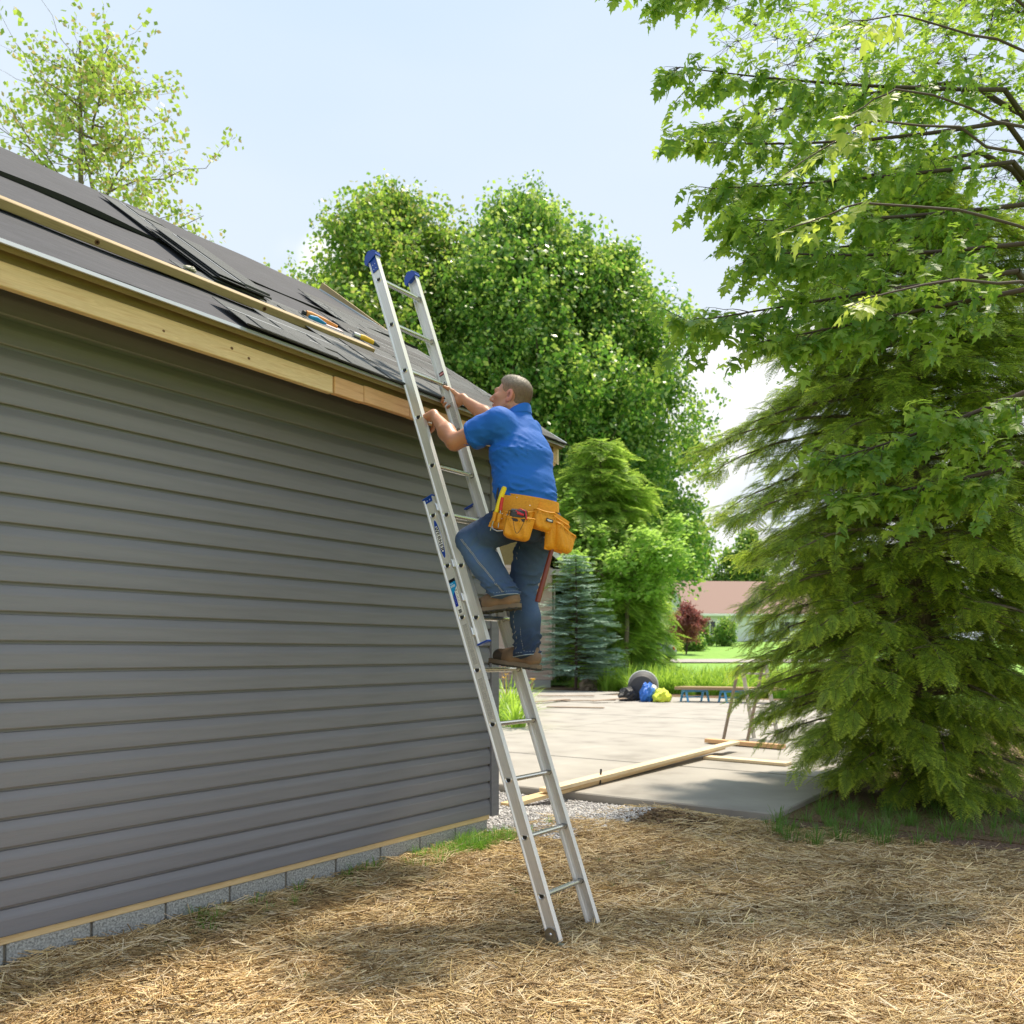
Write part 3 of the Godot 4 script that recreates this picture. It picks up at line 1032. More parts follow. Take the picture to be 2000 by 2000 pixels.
	for k in 7:
		var sh := broad_tree("shrub", ["low clipped green shrub left of the purple-leaved tree", "round green shrub under the purple-leaved tree", "round green shrub right of the purple-leaved tree", "dark green shrub by the left corner of the white house", "green shrub under the window of the white house", "broad green shrub at the right end of the house bed", "small pale green shrub at the front edge of the house bed"][k], cm([11.9, 13.2, 15.2, 17.0, 19.0, 21.5, 16.0][k], 0, [80, 78, 79, 88, 88, 88, 78][k]), [1.5, 1.7, 2.1, 2.3, 1.9, 2.2, 1.2][k], [[0.0, 1.0], [0.5, 1.3], [1.0, 0.4]], 14, 260, tg, 0.8, 0.05, M.bark_dark, "shrubs in front of the white house", 50 + k)
		sh.set_meta("category", "shrub")
	for k in 9:
		broad_tree("distant_tree", ["tall far tree behind the white house, seen past the hemlock", "far tree left of the white house roof", "far round tree at the left of the purple-leaved tree", "far tree behind the car", "far tree behind the spruce", "far tree between the house and the hemlock", "far tree hidden mostly by the maple trunks", "far tree at the right behind the hemlock", "far tree beyond the right end of the lawn"][k], cm([26, 17, 13, 9.5, 4, 34, -2, 44, 54][k], 0, [128, 122, 112, 116, 112, 126, 114, 120, 116][k]), [17, 13, 10, 12, 12, 15, 13, 16, 15][k], [[0.05, 3.5], [0.4, 5.0], [0.75, 4.0], [1.0, 0.5]], 46, 1000, tg, 1.9, 0.3, M.bark, "trees beyond the lawn", 60 + k)
	# birch behind the garage, top left
	rng.seed = 71
	var tbm := leaf_tuft(12, 0.19, 0.085, [leaf_mat(0.17, 0.25, 0.04, Color(0.5, 0.66, 0.1)), leaf_mat(0.11, 0.19, 0.03, Color(0.35, 0.5, 0.07)), leaf_mat(0.33, 0.27, 0.13, Color(0.5, 0.4, 0.15))], 0.2)
	var bi := thing("birch_tree", "sparse small-leaved birch rising behind the left end of the roof", "tree", cm(-6.9, 0, 14.5))
	var bm := MB.new()
	var bt := []
	limb(bm, Vector3(0, -0.1, 0), Vector3(-0.3, 11.5, 0), 0.13, 0.02, 0, 7, 0.02)
	for k in 62:
		var h := 4.0 + 7.3 * k / 62.0
		var a := k * 2.399
		var l := (2.75 if h < 9.2 else 1.9) * (1.0 - pow(maxf(0, h - 5.5) / 6.6, 1.6)) * rng.randf_range(0.55, 1.0) + 0.3
		var z := Vector3(-0.15, h, 0) + (RT * cos(a) + FW * sin(a)) * l + Vector3(0, l * 0.42, 0)
		var pp := limb(bm, Vector3(-0.1, h, 0), z, 0.022, 0.005, 0.15, 4, 0.08)
		for j in 7:
			var q: Vector3 = (pp[1 + j % 4] as Vector3).lerp(pp[2 + j % 4], rng.randf())
			var zz := q + Vector3(0, -0.1, 0) + (rdir() + (z - Vector3(0, h, 0)).normalized() * 0.7) * rng.randf_range(0.3, 0.75)
			limb(bm, q, zz, 0.006, 0.002, -0.1, 3, 0.1)
			for e in 3: bt.append(q.lerp(zz, 0.35 + 0.32 * e))
	part("trunk", bm, M.bark, bi)
	var bl := []
	for p in bt:
		if rng.randf() < 0.82: bl.append(Transform3D(Basis(rdir(), rng.randf() * TAU).scaled(Vector3.ONE * rng.randf_range(0.8, 1.25)), p + rdir() * 0.08))
	scatter("crown", tbm, null, bi, bl)
	# hemlock, right
	rng.seed = 81
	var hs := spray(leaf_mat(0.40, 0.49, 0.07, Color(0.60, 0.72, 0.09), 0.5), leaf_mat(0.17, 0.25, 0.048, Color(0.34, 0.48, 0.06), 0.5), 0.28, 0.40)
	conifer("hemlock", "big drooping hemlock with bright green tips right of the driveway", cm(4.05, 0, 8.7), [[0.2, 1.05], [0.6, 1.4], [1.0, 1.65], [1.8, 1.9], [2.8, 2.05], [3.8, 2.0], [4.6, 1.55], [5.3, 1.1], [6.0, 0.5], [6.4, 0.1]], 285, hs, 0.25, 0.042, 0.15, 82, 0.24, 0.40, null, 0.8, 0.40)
	near_maple()
	low_plants()


func near_maple() -> void:
	rng.seed = 91
	var cols := [leaf_mat(0.09, 0.17, 0.026, Color(0.42, 0.62, 0.06), 0.5), leaf_mat(0.06, 0.13, 0.022, Color(0.26, 0.44, 0.05), 0.5), leaf_mat(0.13, 0.21, 0.036, Color(0.55, 0.74, 0.09), 0.5)]
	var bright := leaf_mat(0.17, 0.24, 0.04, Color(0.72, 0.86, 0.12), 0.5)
	var tree := thing("near_maple", "maple overhanging from the upper right with large lobed leaves", "tree", cm(6.6, 0, 9.6))
	var o := tree.position
	var wood := MB.new()
	limb(wood, Vector3(0, -0.1, 0), Vector3(-0.2, 8.5, 0.2), 0.2, 0.09, 0, 9, 0.02)
	var single := []
	for k in 3:
		var b := MB.new()
		maple_leaf(b, Transform3D(Basis().scaled(Vector3.ONE * 0.115), Vector3(0, -0.004, 0.03)), [0.12, 0.28, 0.4][k])
		b.tube([Vector3.ZERO, Vector3(0, 0.003, 0.02), Vector3(0, -0.003, 0.04)], [0.0012, 0.001, 0.001], 3, false)
		single.append(b.mesh())
	var tw := ArrayMesh.new()
	var tb := []
	for k in 3: tb.append(MB.new())
	for i in 11:
		var at := Vector3(rng.randf_range(-0.24, 0.24), rng.randf_range(-0.12, 0.1), rng.randf_range(-0.24, 0.24))
		var d := (at.normalized() + rdir() * 0.7 + Vector3(0, -0.55, 0)).normalized()
		var bs := basis_x(d, Vector3.UP)
		maple_leaf(tb[i % 3], Transform3D(Basis(-bs.z, (bs.y + rdir() * 0.4).normalized(), bs.x).orthonormalized().scaled_local(Vector3.ONE * rng.randf_range(0.085, 0.13)), at), 0.25)
	var stems := MB.new()
	for b in tb:
		for q in range(0, b.v.size(), 66): stems.tube([Vector3.ZERO, b.v[q]], [0.003, 0.0015], 3, false)
	for k in 3: tb[k].mesh(cols[k], tw)
	stems.mesh(M.bark_dark, tw)
	# limbs that reach into the picture: [start, middle, tip] right, up, ahead; leafiness
	var limbs := [
		[[4.2, 7.9, 7.6], [2.6, 7.4, 6.8], [0.84, 6.55, 6.5]], [[4.0, 7.3, 7.0], [2.5, 6.9, 6.6], [1.15, 6.35, 6.4]],
		[[4.3, 6.4, 7.6], [2.5, 5.75, 6.6], [1.22, 5.72, 6.3]], [[4.2, 6.0, 7.4], [2.55, 5.4, 6.8], [1.3, 5.3, 6.5]],
		[[4.2, 5.6, 7.3], [2.6, 5.1, 6.7], [1.5, 4.95, 6.5]], [[4.2, 5.1, 7.0], [2.6, 4.72, 6.6], [1.62, 4.62, 6.3]],
		[[4.0, 4.6, 6.6], [2.5, 4.3, 6.3], [1.75, 4.35, 6.2]], [[3.6, 4.2, 6.2], [2.3, 3.95, 6.0], [1.2, 3.72, 5.9]],
		[[3.6, 4.0, 6.0], [2.5, 3.75, 5.9], [1.75, 3.6, 5.9]], [[3.6, 3.3, 5.9], [2.8, 2.95, 5.8], [2.1, 2.75, 5.7]], [[3.6, 2.8, 5.9], [2.9, 2.6, 5.8], [2.25, 2.5, 5.7]],
		[[4.4, 7.0, 8.4], [3.0, 6.5, 7.8], [1.7, 6.1, 7.6]], [[4.4, 6.2, 8.2], [3.0, 5.7, 7.8], [1.9, 5.4, 7.5]], [[4.4, 5.4, 7.9], [3.2, 5.0, 7.6], [2.1, 4.9, 7.4]]]
	var leaves := []
	for li in limbs.size():
		var l: Array = limbs[li]
		var a := cm(l[0][0], l[0][1], l[0][2]) - o
		var m := cm(l[1][0], l[1][1], l[1][2]) - o
		var z := cm(l[2][0], l[2][1], l[2][2]) - o
		limb(wood, Vector3(-0.15, clampf(a.y - 0.8, 1.5, 8.0), 0.15), a, 0.05, 0.022, 0.2, 6, 0.04)
		var pts := []
		for i in 17:
			var u := i / 16.0
			pts.append(a.lerp(m, u).lerp(m.lerp(z, u), u))
		wood.tube(pts, range(17).map(func(i): return lerpf(0.02, 0.003, i / 16.0)), 5, false)
		for i in range(2, 17):
			for e in 3:
				var q: Vector3 = pts[i]
				var along: Vector3 = (pts[i] - pts[i - 1]).normalized()
				var side := along.cross(Vector3.UP).normalized() * (1.0 if (i + e) % 2 else -1.0)
				var ln := rng.randf_range(0.12, 0.5) * (1.0 - 0.45 * i / 16.0)
				var zz := q + (along * 0.8 + side * rng.randf_range(0.2, 1.0) + Vector3(0, rng.randf_range(-1.1, 0.5), 0)).normalized() * ln * 1.15
				limb(wood, q, zz, 0.004, 0.0015, 0.05, 3, 0.05)
				for j in 4:
					for s in [1.0, -1.0]:
						var at := q.lerp(zz, (j + 1) / 4.0)
						var d: Vector3 = ((zz - q).normalized() * 0.5 + side.cross(along) * s * 0.4 + along.cross(Vector3.UP) * s * 0.7 + rdir() * 0.4 + Vector3(0, -0.7, 0)).normalized()
						leaves.append([at, d, rng.randf_range(0.75, 1.25)])
	# a few leaves close to the lens on a sunlit twig
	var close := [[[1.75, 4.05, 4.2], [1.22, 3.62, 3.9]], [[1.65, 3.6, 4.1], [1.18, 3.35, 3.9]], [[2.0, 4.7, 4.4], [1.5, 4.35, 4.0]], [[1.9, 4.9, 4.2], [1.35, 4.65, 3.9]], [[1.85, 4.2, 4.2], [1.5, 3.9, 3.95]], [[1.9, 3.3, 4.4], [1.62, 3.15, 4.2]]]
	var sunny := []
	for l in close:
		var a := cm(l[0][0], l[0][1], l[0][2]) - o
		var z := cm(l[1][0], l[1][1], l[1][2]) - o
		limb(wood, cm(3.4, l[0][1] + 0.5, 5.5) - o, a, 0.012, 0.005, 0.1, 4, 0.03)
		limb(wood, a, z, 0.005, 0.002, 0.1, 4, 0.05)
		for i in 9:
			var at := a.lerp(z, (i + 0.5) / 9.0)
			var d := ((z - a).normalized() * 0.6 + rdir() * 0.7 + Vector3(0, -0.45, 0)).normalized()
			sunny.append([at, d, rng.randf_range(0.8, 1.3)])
	part("trunk", wood, M.bark_dark, tree)
	var eye := Vector3(0, 1.48, 0) - o
	var ranked := []
	for q in leaves:
		var rel: Vector3 = q[0] - eye
		var dd := rel.dot(FW)
		var px := rel.dot(RT) / dd
		var py := (rel.y) / dd
		var inside := px < 0.40 and px > -0.3 and py < 0.76
		ranked.append([rel.length() + (0.0 if inside else 100.0), q])
	ranked.sort_custom(func(x, y): return x[0] < y[0])
	var put := func(q: Array) -> Transform3D:
		var d: Vector3 = q[1]
		var nn := (Vector3.UP + rdir() * 0.55).normalized()
		var x := nn.cross(d).normalized()
		var b := Basis(x, d.cross(x).normalized(), d)
		return Transform3D(b.scaled_local(Vector3.ONE * q[2]), q[0])
	var n := 0
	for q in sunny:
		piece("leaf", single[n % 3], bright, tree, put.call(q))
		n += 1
	var rest := [[], [], []]
	for r in ranked:
		if n < 298:
			piece("leaf", single[n % 3], cols[rng.randi() % 3], tree, put.call(r[1]))
			n += 1
		else:
			rest[rng.randi() % 3].append(put.call(r[1]))
	for k in 3: scatter(["foliage", "foliage_001", "foliage_002"][k], single[k], cols[k], tree, rest[k])
	# the crown above and to the right
	var cr := []
	while cr.size() < 140:
		var d := rdir() * pow(rng.randf(), 0.4)
		var at := Vector3(5.6 + d.x * 4.4, 8.8 + d.y * 2.8, 8.8 + d.z * 4.6)
		var edge := 0.95 + 0.55 * maxf(0.0, 6.8 - at.y) + 0.12 * at.z - 0.84
		if at.y < 7.3 and at.x < edge * at.z / 7.0 + 0.35: continue
		if lump.get_noise_3d(at.x * 55, at.y * 55, at.z * 55) < -0.12: continue
		cr.append(Transform3D(Basis(Vector3.UP, rng.randf() * TAU) * Basis(rdir(), rng.randf() * 0.4), cm(at.x, at.y, at.z) - o))
	for i in 760:  # and the thick of it, over the hemlock's top
		var at := Vector3(rng.randf_range(2.1, 7.4), rng.randf_range(4.3, 8.9), rng.randf_range(7.6, 11.0))
		if at.x / at.z < 0.27 + 0.035 * absf(sin(at.y * 2.6)) - 0.02 * (at.y - 6.0): continue
		if lump.get_noise_3d(at.x * 70, at.y * 90, at.z * 70) < -0.08: continue
		cr.append(Transform3D(Basis(Vector3.UP, rng.randf() * TAU) * Basis(rdir(), rng.randf() * 0.4), cm(at.x, at.y, at.z) - o))
	scatter("crown", tw, null, tree, cr)


func blade_clump(n: int, h: float, spread: float, m: Material, flop := 0.7) -> MB:
	var b := MB.new()
	for i in n:
		var a := rng.randf() * TAU
		var out := Vector3(cos(a), 0, sin(a))
		var w := out.cross(Vector3.UP) * rng.randf_range(0.006, 0.011) * h * 1.6
		var l := h * rng.randf_range(0.7, 1.2)
		var lean := rng.randf_range(0.15, flop)
		var p := out * rng.randf() * spread
		var q := p
		for k in 4:
			var u := (k + 1) / 4.0
			var z := p + Vector3(0, l * (u - 0.55 * lean * u * u), 0) + out * l * lean * u * u
			var s := 1.0 - 0.85 * u if k > 1 else 1.0
			b.quad(q - w, q + w, z + w * s, z - w * s) if k % 2 == 0 else b.quad(q - w, q + w, z + w * s, z - w * s)
			q = z
	return b


func low_plants() -> void:
	rng.seed = 101
	var gm := leaf_mat(0.17, 0.30, 0.04, Color(0.45, 0.66, 0.08))
	var fl := mat(0.75, 0.42, 0.05, 0.6)
	var clump := blade_clump(46, 0.75, 0.14, gm, 1.1).mesh()
	# daylily bed along the far edge of the driveway
	var pl := []
	for i in 330:
		var u := rng.randf()
		var p := cm(lerpf(3.7, 11.5, u) + rng.randf_range(-0.5, 0.5), 0, lerpf(31.5, 25.6, u) + rng.randf_range(0.4, 5.0))
		p.y = gy(p)
		pl.append(Transform3D(Basis(Vector3.UP, rng.randf() * TAU).scaled(Vector3.ONE * rng.randf_range(0.9, 1.5)), p))
	tag(scatter("daylily_bed", clump, gm, self, pl), "broad bed of arching green daylily leaves along the far driveway edge", "plants")
	var said := ["daylily clump with yellow flowers at the garage corner beside the driveway", "daylily clump behind the ladder's right rail, lower and in front", "daylily clump farther back beside the garage corner, close to the wall"]
	for k in 3:
		var at := cm([-0.08, 0.05, -0.32][k], 0, [19.5, 16.4, 17.5][k])
		var o := thing("daylily_clump", said[k], "plant", at, 0, "daylilies at the garage corner")
		part("leaf_tuft", blade_clump(90, [1.1, 0.95, 1.0][k], 0.25, gm, 1.0), gm, o)
		for j in [7, 3, 4][k]:
			var b := MB.new()
			var q := Vector3(rng.randf_range(-0.35, 0.35), rng.randf_range(0.95, 1.35), rng.randf_range(-0.35, 0.35))
			for e in 6:
				var a := e * TAU / 6
				var d := Vector3(cos(a), 0.7, sin(a)) * 0.06
				var s := Vector3(-sin(a), 0, cos(a)) * 0.02
				b.tri(q, q + d * 0.6 + s, q + d)
				b.tri(q, q + d, q + d * 0.6 - s)
			b.tube([Vector3(q.x * 0.4, 0, q.z * 0.4), q], [0.005, 0.004], 4, false)
			part("flower", b, fl, o)
	# low leafy things at the foot of the hemlock, grass along the block footing
	var hm := leaf_mat(0.07, 0.14, 0.03, Color(0.2, 0.36, 0.05))
	var gl := []
	var gc := blade_clump(24, 0.14, 0.06, hm, 0.9).mesh()
	for i in 170:
		var p := cm(rng.randf_range(2.05, 4.6), 0, rng.randf_range(6.6, 8.4))
		if p.z < -2.45 and p.x > 7.3: continue
		p.y = gy(p) + 0.02
		gl.append(Transform3D(Basis(Vector3.UP, rng.randf() * TAU).scaled(Vector3.ONE * rng.randf_range(0.5, 1.5)), p))
	tag(scatter("grass", gc, hm, self, gl), "ragged green grass and weeds at the foot of the hemlock", "grass")
	var wd := []
	for i in 110:
		var p := cm(rng.randf_range(-1.6, 1.9), 0, rng.randf_range(3.2, 6.6))
		if p.z < -3.8 or lump.get_noise_2d(p.x * 150, p.z * 150) > 0.05: continue
		p.y = gy(p) + 0.005
		wd.append(Transform3D(Basis(Vector3.UP, rng.randf() * TAU).scaled(Vector3.ONE * rng.randf_range(0.2, 0.42)), p))
	tag(scatter("sprouting_grass", gc, hm, self, wd), "thin green sprouts coming up here and there through the straw", "grass")
	var gg := []
	var bright := leaf_mat(0.10, 0.22, 0.03, Color(0.25, 0.45, 0.05))
	for i in 150:
		var x := 4.85 + rng.randfn(0, 0.33)
		if i % 5 == 0: x = rng.randf_range(2.5, 5.3)
		var p := Vector3(x, 0, -3.78 + rng.randf_range(-0.12, 0.14))
		p.y = gy(p)
		gg.append(Transform3D(Basis(Vector3.UP, rng.randf() * TAU).scaled(Vector3.ONE * rng.randf_range(0.4, 0.85)), p))
	tag(scatter("grass", gc, bright, self, gg), "tufts of fresh green grass along the garage block footing", "grass")


# ---- houses and car ----
func background() -> void:
	rng.seed = 201
	# shingle-sided house left of the spruce
	var c := cm(1.62, 0, 36.5)
	var h := thing("shingled_house", "brown shingle-sided house corner with white gutter behind the blue spruce", "house", c, -PI / 2 + YAW + 0.18)
	var clap := tri_mat(ntex(0.05, [[0.0, 0.36, 0.27, 0.22], [0.5, 0.50, 0.39, 0.33], [1.0, 0.62, 0.5, 0.43]], 45, 4), Vector3(1.5, 1.5, 1.5), 0.9)
	var wb := MB.new()
	wb.box(Vector3(7.9, 7.0, 6.0), Vector3(-4.0, 3.5, -3.1))
	part("wall", wb, M.plywood, h)
	var fd := MB.new()
	fd.box(Vector3(8.0, 0.35, 6.1), Vector3(-4.0, 0.17, -3.05))
	part("foundation", fd, M.block, h)
	var row := MB.new()
	row.prism([Vector2(0.0, 0), Vector2(0.035, 0), Vector2(0.004, 0.15), Vector2(0.0, 0.15)], Vector3(-8, 0, -0.1), Vector3(0, 0, 1), Vector3(0, 1, 0), Vector3(8, 0, 0))
	for k in 33: piece("shingle_course", row.mesh(), clap, h, Transform3D(Basis(), Vector3(rng.randf_range(-0.02, 0.0), 0.36 + k * 0.145, 0)))
	var cb := MB.new()
	cb.box(Vector3(0.1, 4.7, 0.1), Vector3(0.03, 2.7, -0.06), 0.01)
	part("corner_board", cb, clap, h)
	var rf := MB.new()
	rf.prism([Vector2(0.9, 4.95), Vector2(-4.0, 9.2), Vector2(-8.9, 4.95), Vector2(-8.9, 5.1), Vector2(-4.0, 9.4), Vector2(0.9, 5.1)], Vector3(0, 0, 0.45), Vector3(1, 0, 0), Vector3(0, 1, 0), Vector3(0, 0, -7))
	part("roof", rf, M.shingle1, h)
	var ra := MB.new()
	ra.prism([Vector2(0.92, 4.72), Vector2(0.92, 5.0), Vector2(-4.0, 9.25), Vector2(-4.0, 8.95)], Vector3(0, 0, 0.45), Vector3(1, 0, 0), Vector3(0, 1, 0), Vector3(0, 0, 0.04))
	part("rake_trim", ra, M.white, h)
	var sf := MB.new()
	sf.box(Vector3(0.95, 0.24, 0.5), Vector3(0.44, 4.84, 0.2), 0.01)
	part("soffit_return", sf, mat(0.42, 0.4, 0.37), h)
	var gt := MB.new()
	gt.box(Vector3(0.14, 0.14, 7.0), Vector3(1.0, 4.93, -3.05), 0.03)
	part("gutter", gt, M.white, h)
	var ds := MB.new()
	ds.tube([Vector3(0.9, 4.85, -0.2), Vector3(0.5, 4.55, -0.2), Vector3(0.2, 4.4, -0.15), Vector3(0.16, 0.4, -0.15)], [0.05, 0.05, 0.05, 0.05], 6)
	part("downspout", ds, mat(0.5, 0.46, 0.4, 0.6), h)
	# white house on the rise
	var w := thing("white_house", "white house with pinkish-brown roof on the rise beyond the lawn", "house", cm(20.2, gy(cm(20, 0, 100)), 100), -PI / 2 + YAW + 0.1)
	var siding := tri_mat(ntex(0.02, [[0.0, 0.62, 0.63, 0.64], [1.0, 0.74, 0.75, 0.76]], 46), Vector3(0.3, 3, 0.3), 0.6)
	var roofm := tri_mat(ntex(0.08, [[0.0, 0.24, 0.15, 0.125], [0.5, 0.33, 0.215, 0.185], [1.0, 0.42, 0.29, 0.25]], 47), Vector3(1, 1, 1), 0.9)
	var b := MB.new()
	b.box(Vector3(15, 3.4, 9), Vector3(7.5, 1.5, -4.5))
	part("wall", b, siding, w)
	b = MB.new()
	b.prism([Vector2(0.5, 3.0), Vector2(-4.5, 7.1), Vector2(-9.5, 3.0), Vector2(-9.5, 3.25), Vector2(-4.5, 7.35), Vector2(0.5, 3.25)], Vector3(-0.5, 0, 0), Vector3(0, 0, 1), Vector3(0, 1, 0), Vector3(16, 0, 0))
	part("roof", b, roofm, w)
	b = MB.new()
	b.prism([Vector2(-0.1, 3.1), Vector2(-8.9, 3.1), Vector2(-4.5, 6.9)], Vector3(0.0, 0, 0), Vector3(0, 0, 1), Vector3(0, 1, 0), Vector3(0.2, 0, 0))
	part("gable", b, siding, w)
	b = MB.new()
	b.box(Vector3(16.1, 0.28, 0.12), Vector3(7.5, 3.05, 0.52), 0.02)
	part("gutter", b, M.white, w)
	var glass := mat(0.03, 0.035, 0.045, 0.08)
	for k in 4:
		var x: float = [2.6, 5.0, 8.5, 11.5][k]
		b = MB.new()
		for e in [[1.5, 0.12, 0, 0.82], [1.5, 0.12, 0, -0.82], [0.12, 1.75, -0.7, 0], [0.12, 1.75, 0.7, 0], [0.07, 1.6, 0, 0]]:
			b.box(Vector3(e[0], e[1], 0.1), Vector3(e[2], e[3], 0.03), 0.01)
		var f := part("window", b, M.white, w, Transform3D(Basis(), Vector3(x, 1.55, 0.02)))
		b = MB.new()
		b.box(Vector3(1.36, 1.6, 0.03), Vector3(0, 0, 0.0))
		part("pane", b, glass, f)
	# the car seen between the trunk and the lawn
	var car := thing("parked_car", "silver and dark car parked beyond the daylilies, half hidden by leaves", "car", cm(9.6, gy(cm(9.6, 0, 62)), 62), YAW + 0.5)
	var paint := mat(0.32, 0.34, 0.37, 0.2, 0.6)
	var bd := MB.new()
	bd.prism([Vector2(-2.2, 0.35), Vector2(2.1, 0.35), Vector2(2.25, 0.6), Vector2(2.15, 0.95), Vector2(1.2, 1.08), Vector2(-2.1, 1.1), Vector2(-2.25, 0.7)], Vector3(0, 0, -0.88), Vector3(1, 0, 0), Vector3(0, 1, 0), Vector3(0, 0, 1.76))
	part("body", bd, paint, car)
	bd = MB.new()
	bd.prism([Vector2(-2.0, 1.1), Vector2(1.25, 1.08), Vector2(0.45, 1.62), Vector2(-1.6, 1.66)], Vector3(0, 0, -0.78), Vector3(1, 0, 0), Vector3(0, 1, 0), Vector3(0, 0, 1.56))
	part("windows", bd, glass, car)
	bd = MB.new()
	bd.box(Vector3(2.1, 0.06, 1.5), Vector3(-0.6, 1.66, 0), 0.02)
	part("roof", bd, paint, car)
	for k in 4:
		bd = MB.new()
		var at := Vector3(1.35 if k < 2 else -1.35, 0.33, 0.8 if k % 2 else -0.8)
		bd.tube([at - Vector3(0, 0, 0.11), at + Vector3(0, 0, 0.11)], [0.33, 0.33], 16)
		part("wheel", bd, M.black, car)
		if k < 2:
			bd = MB.new()
			bd.box(Vector3(0.1, 0.14, 0.35), Vector3(2.16, 0.78, 0.62 if k else -0.62), 0.03)
			part("headlight", bd, M.white, car)
			bd = MB.new()
			bd.box(Vector3(0.1, 0.3, 0.2), Vector3(-2.18, 0.88, 0.68 if k else -0.68), 0.03)
			part("tail_light", bd, mat(0.35, 0.02, 0.02, 0.3), car)


# ---- the extension ladder ----
const BETA := 0.349280
var LT: Transform3D   # the ladder's own axes: x across, y up the rails, z towards the climber


func dee(r: float, k := 12) -> Array:  # outline of a rung: round below, flat above
	var out := []
	for i in k + 1:
		var a := PI + PI * i / k
		out.append(Vector2(cos(a) * r, sin(a) * r * 1.02 + 0.25 * r))
	out.append(Vector2(r * 0.92, 0.62 * r))
	out.append(Vector2(-r * 0.92, 0.62 * r))
	return out


func print_rows(w: int, h: int, rows: int, seed_: int) -> Image:  # rows of grey print too small to read
	var im := Image.create_empty(w, h, false, Image.FORMAT_RGB8)
	im.fill(Color(0.83, 0.82, 0.80))
	var r := RandomNumberGenerator.new()
	r.seed = seed_
	for k in rows:
		var y := int(3 + k * (h - 6.0) / rows)
		var x := 4
		while x < w - 5:
			var l := r.randi_range(2, 7)
			im.fill_rect(Rect2i(x, y, mini(l, w - 4 - x), 1 if h / rows < 4 else 2), Color(0.25, 0.25, 0.26))
			x += l + 2
	return im


func sticker(im: Image, size: Vector2, parent: Node, called: String, xf: Transform3D) -> MeshInstance3D:  # printed film, face towards +z of xf, 0.6 mm thick
	var b := MB.new()
	b.quad(Vector3(-size.x / 2, -size.y / 2, 0.0006), Vector3(size.x / 2, -size.y / 2, 0.0006), Vector3(size.x / 2, size.y / 2, 0.0006), Vector3(-size.x / 2, size.y / 2, 0.0006))
	var m := StandardMaterial3D.new()
	m.albedo_texture = ImageTexture.create_from_image(im)
	m.roughness = 0.4
	return part(called, b, m, parent, xf)


func lettering(s: String, height: float, m: Material, parent: Node, xf: Transform3D, wide := 1.0, serif := false) -> void:
	var t := TextMesh.new()
	var f := SystemFont.new()
	f.font_names = ["Droid Serif" if serif else "Droid Sans"]
	f.font_weight = 700
	t.font = f
	t.text = s
	t.font_size = 64
	t.pixel_size = height / 46.0
	t.depth = 0.0006
	t.curve_step = 2.0
	part("lettering", t, m, parent, xf * Transform3D(Basis.from_scale(Vector3(wide, 1, 1)), Vector3.ZERO))


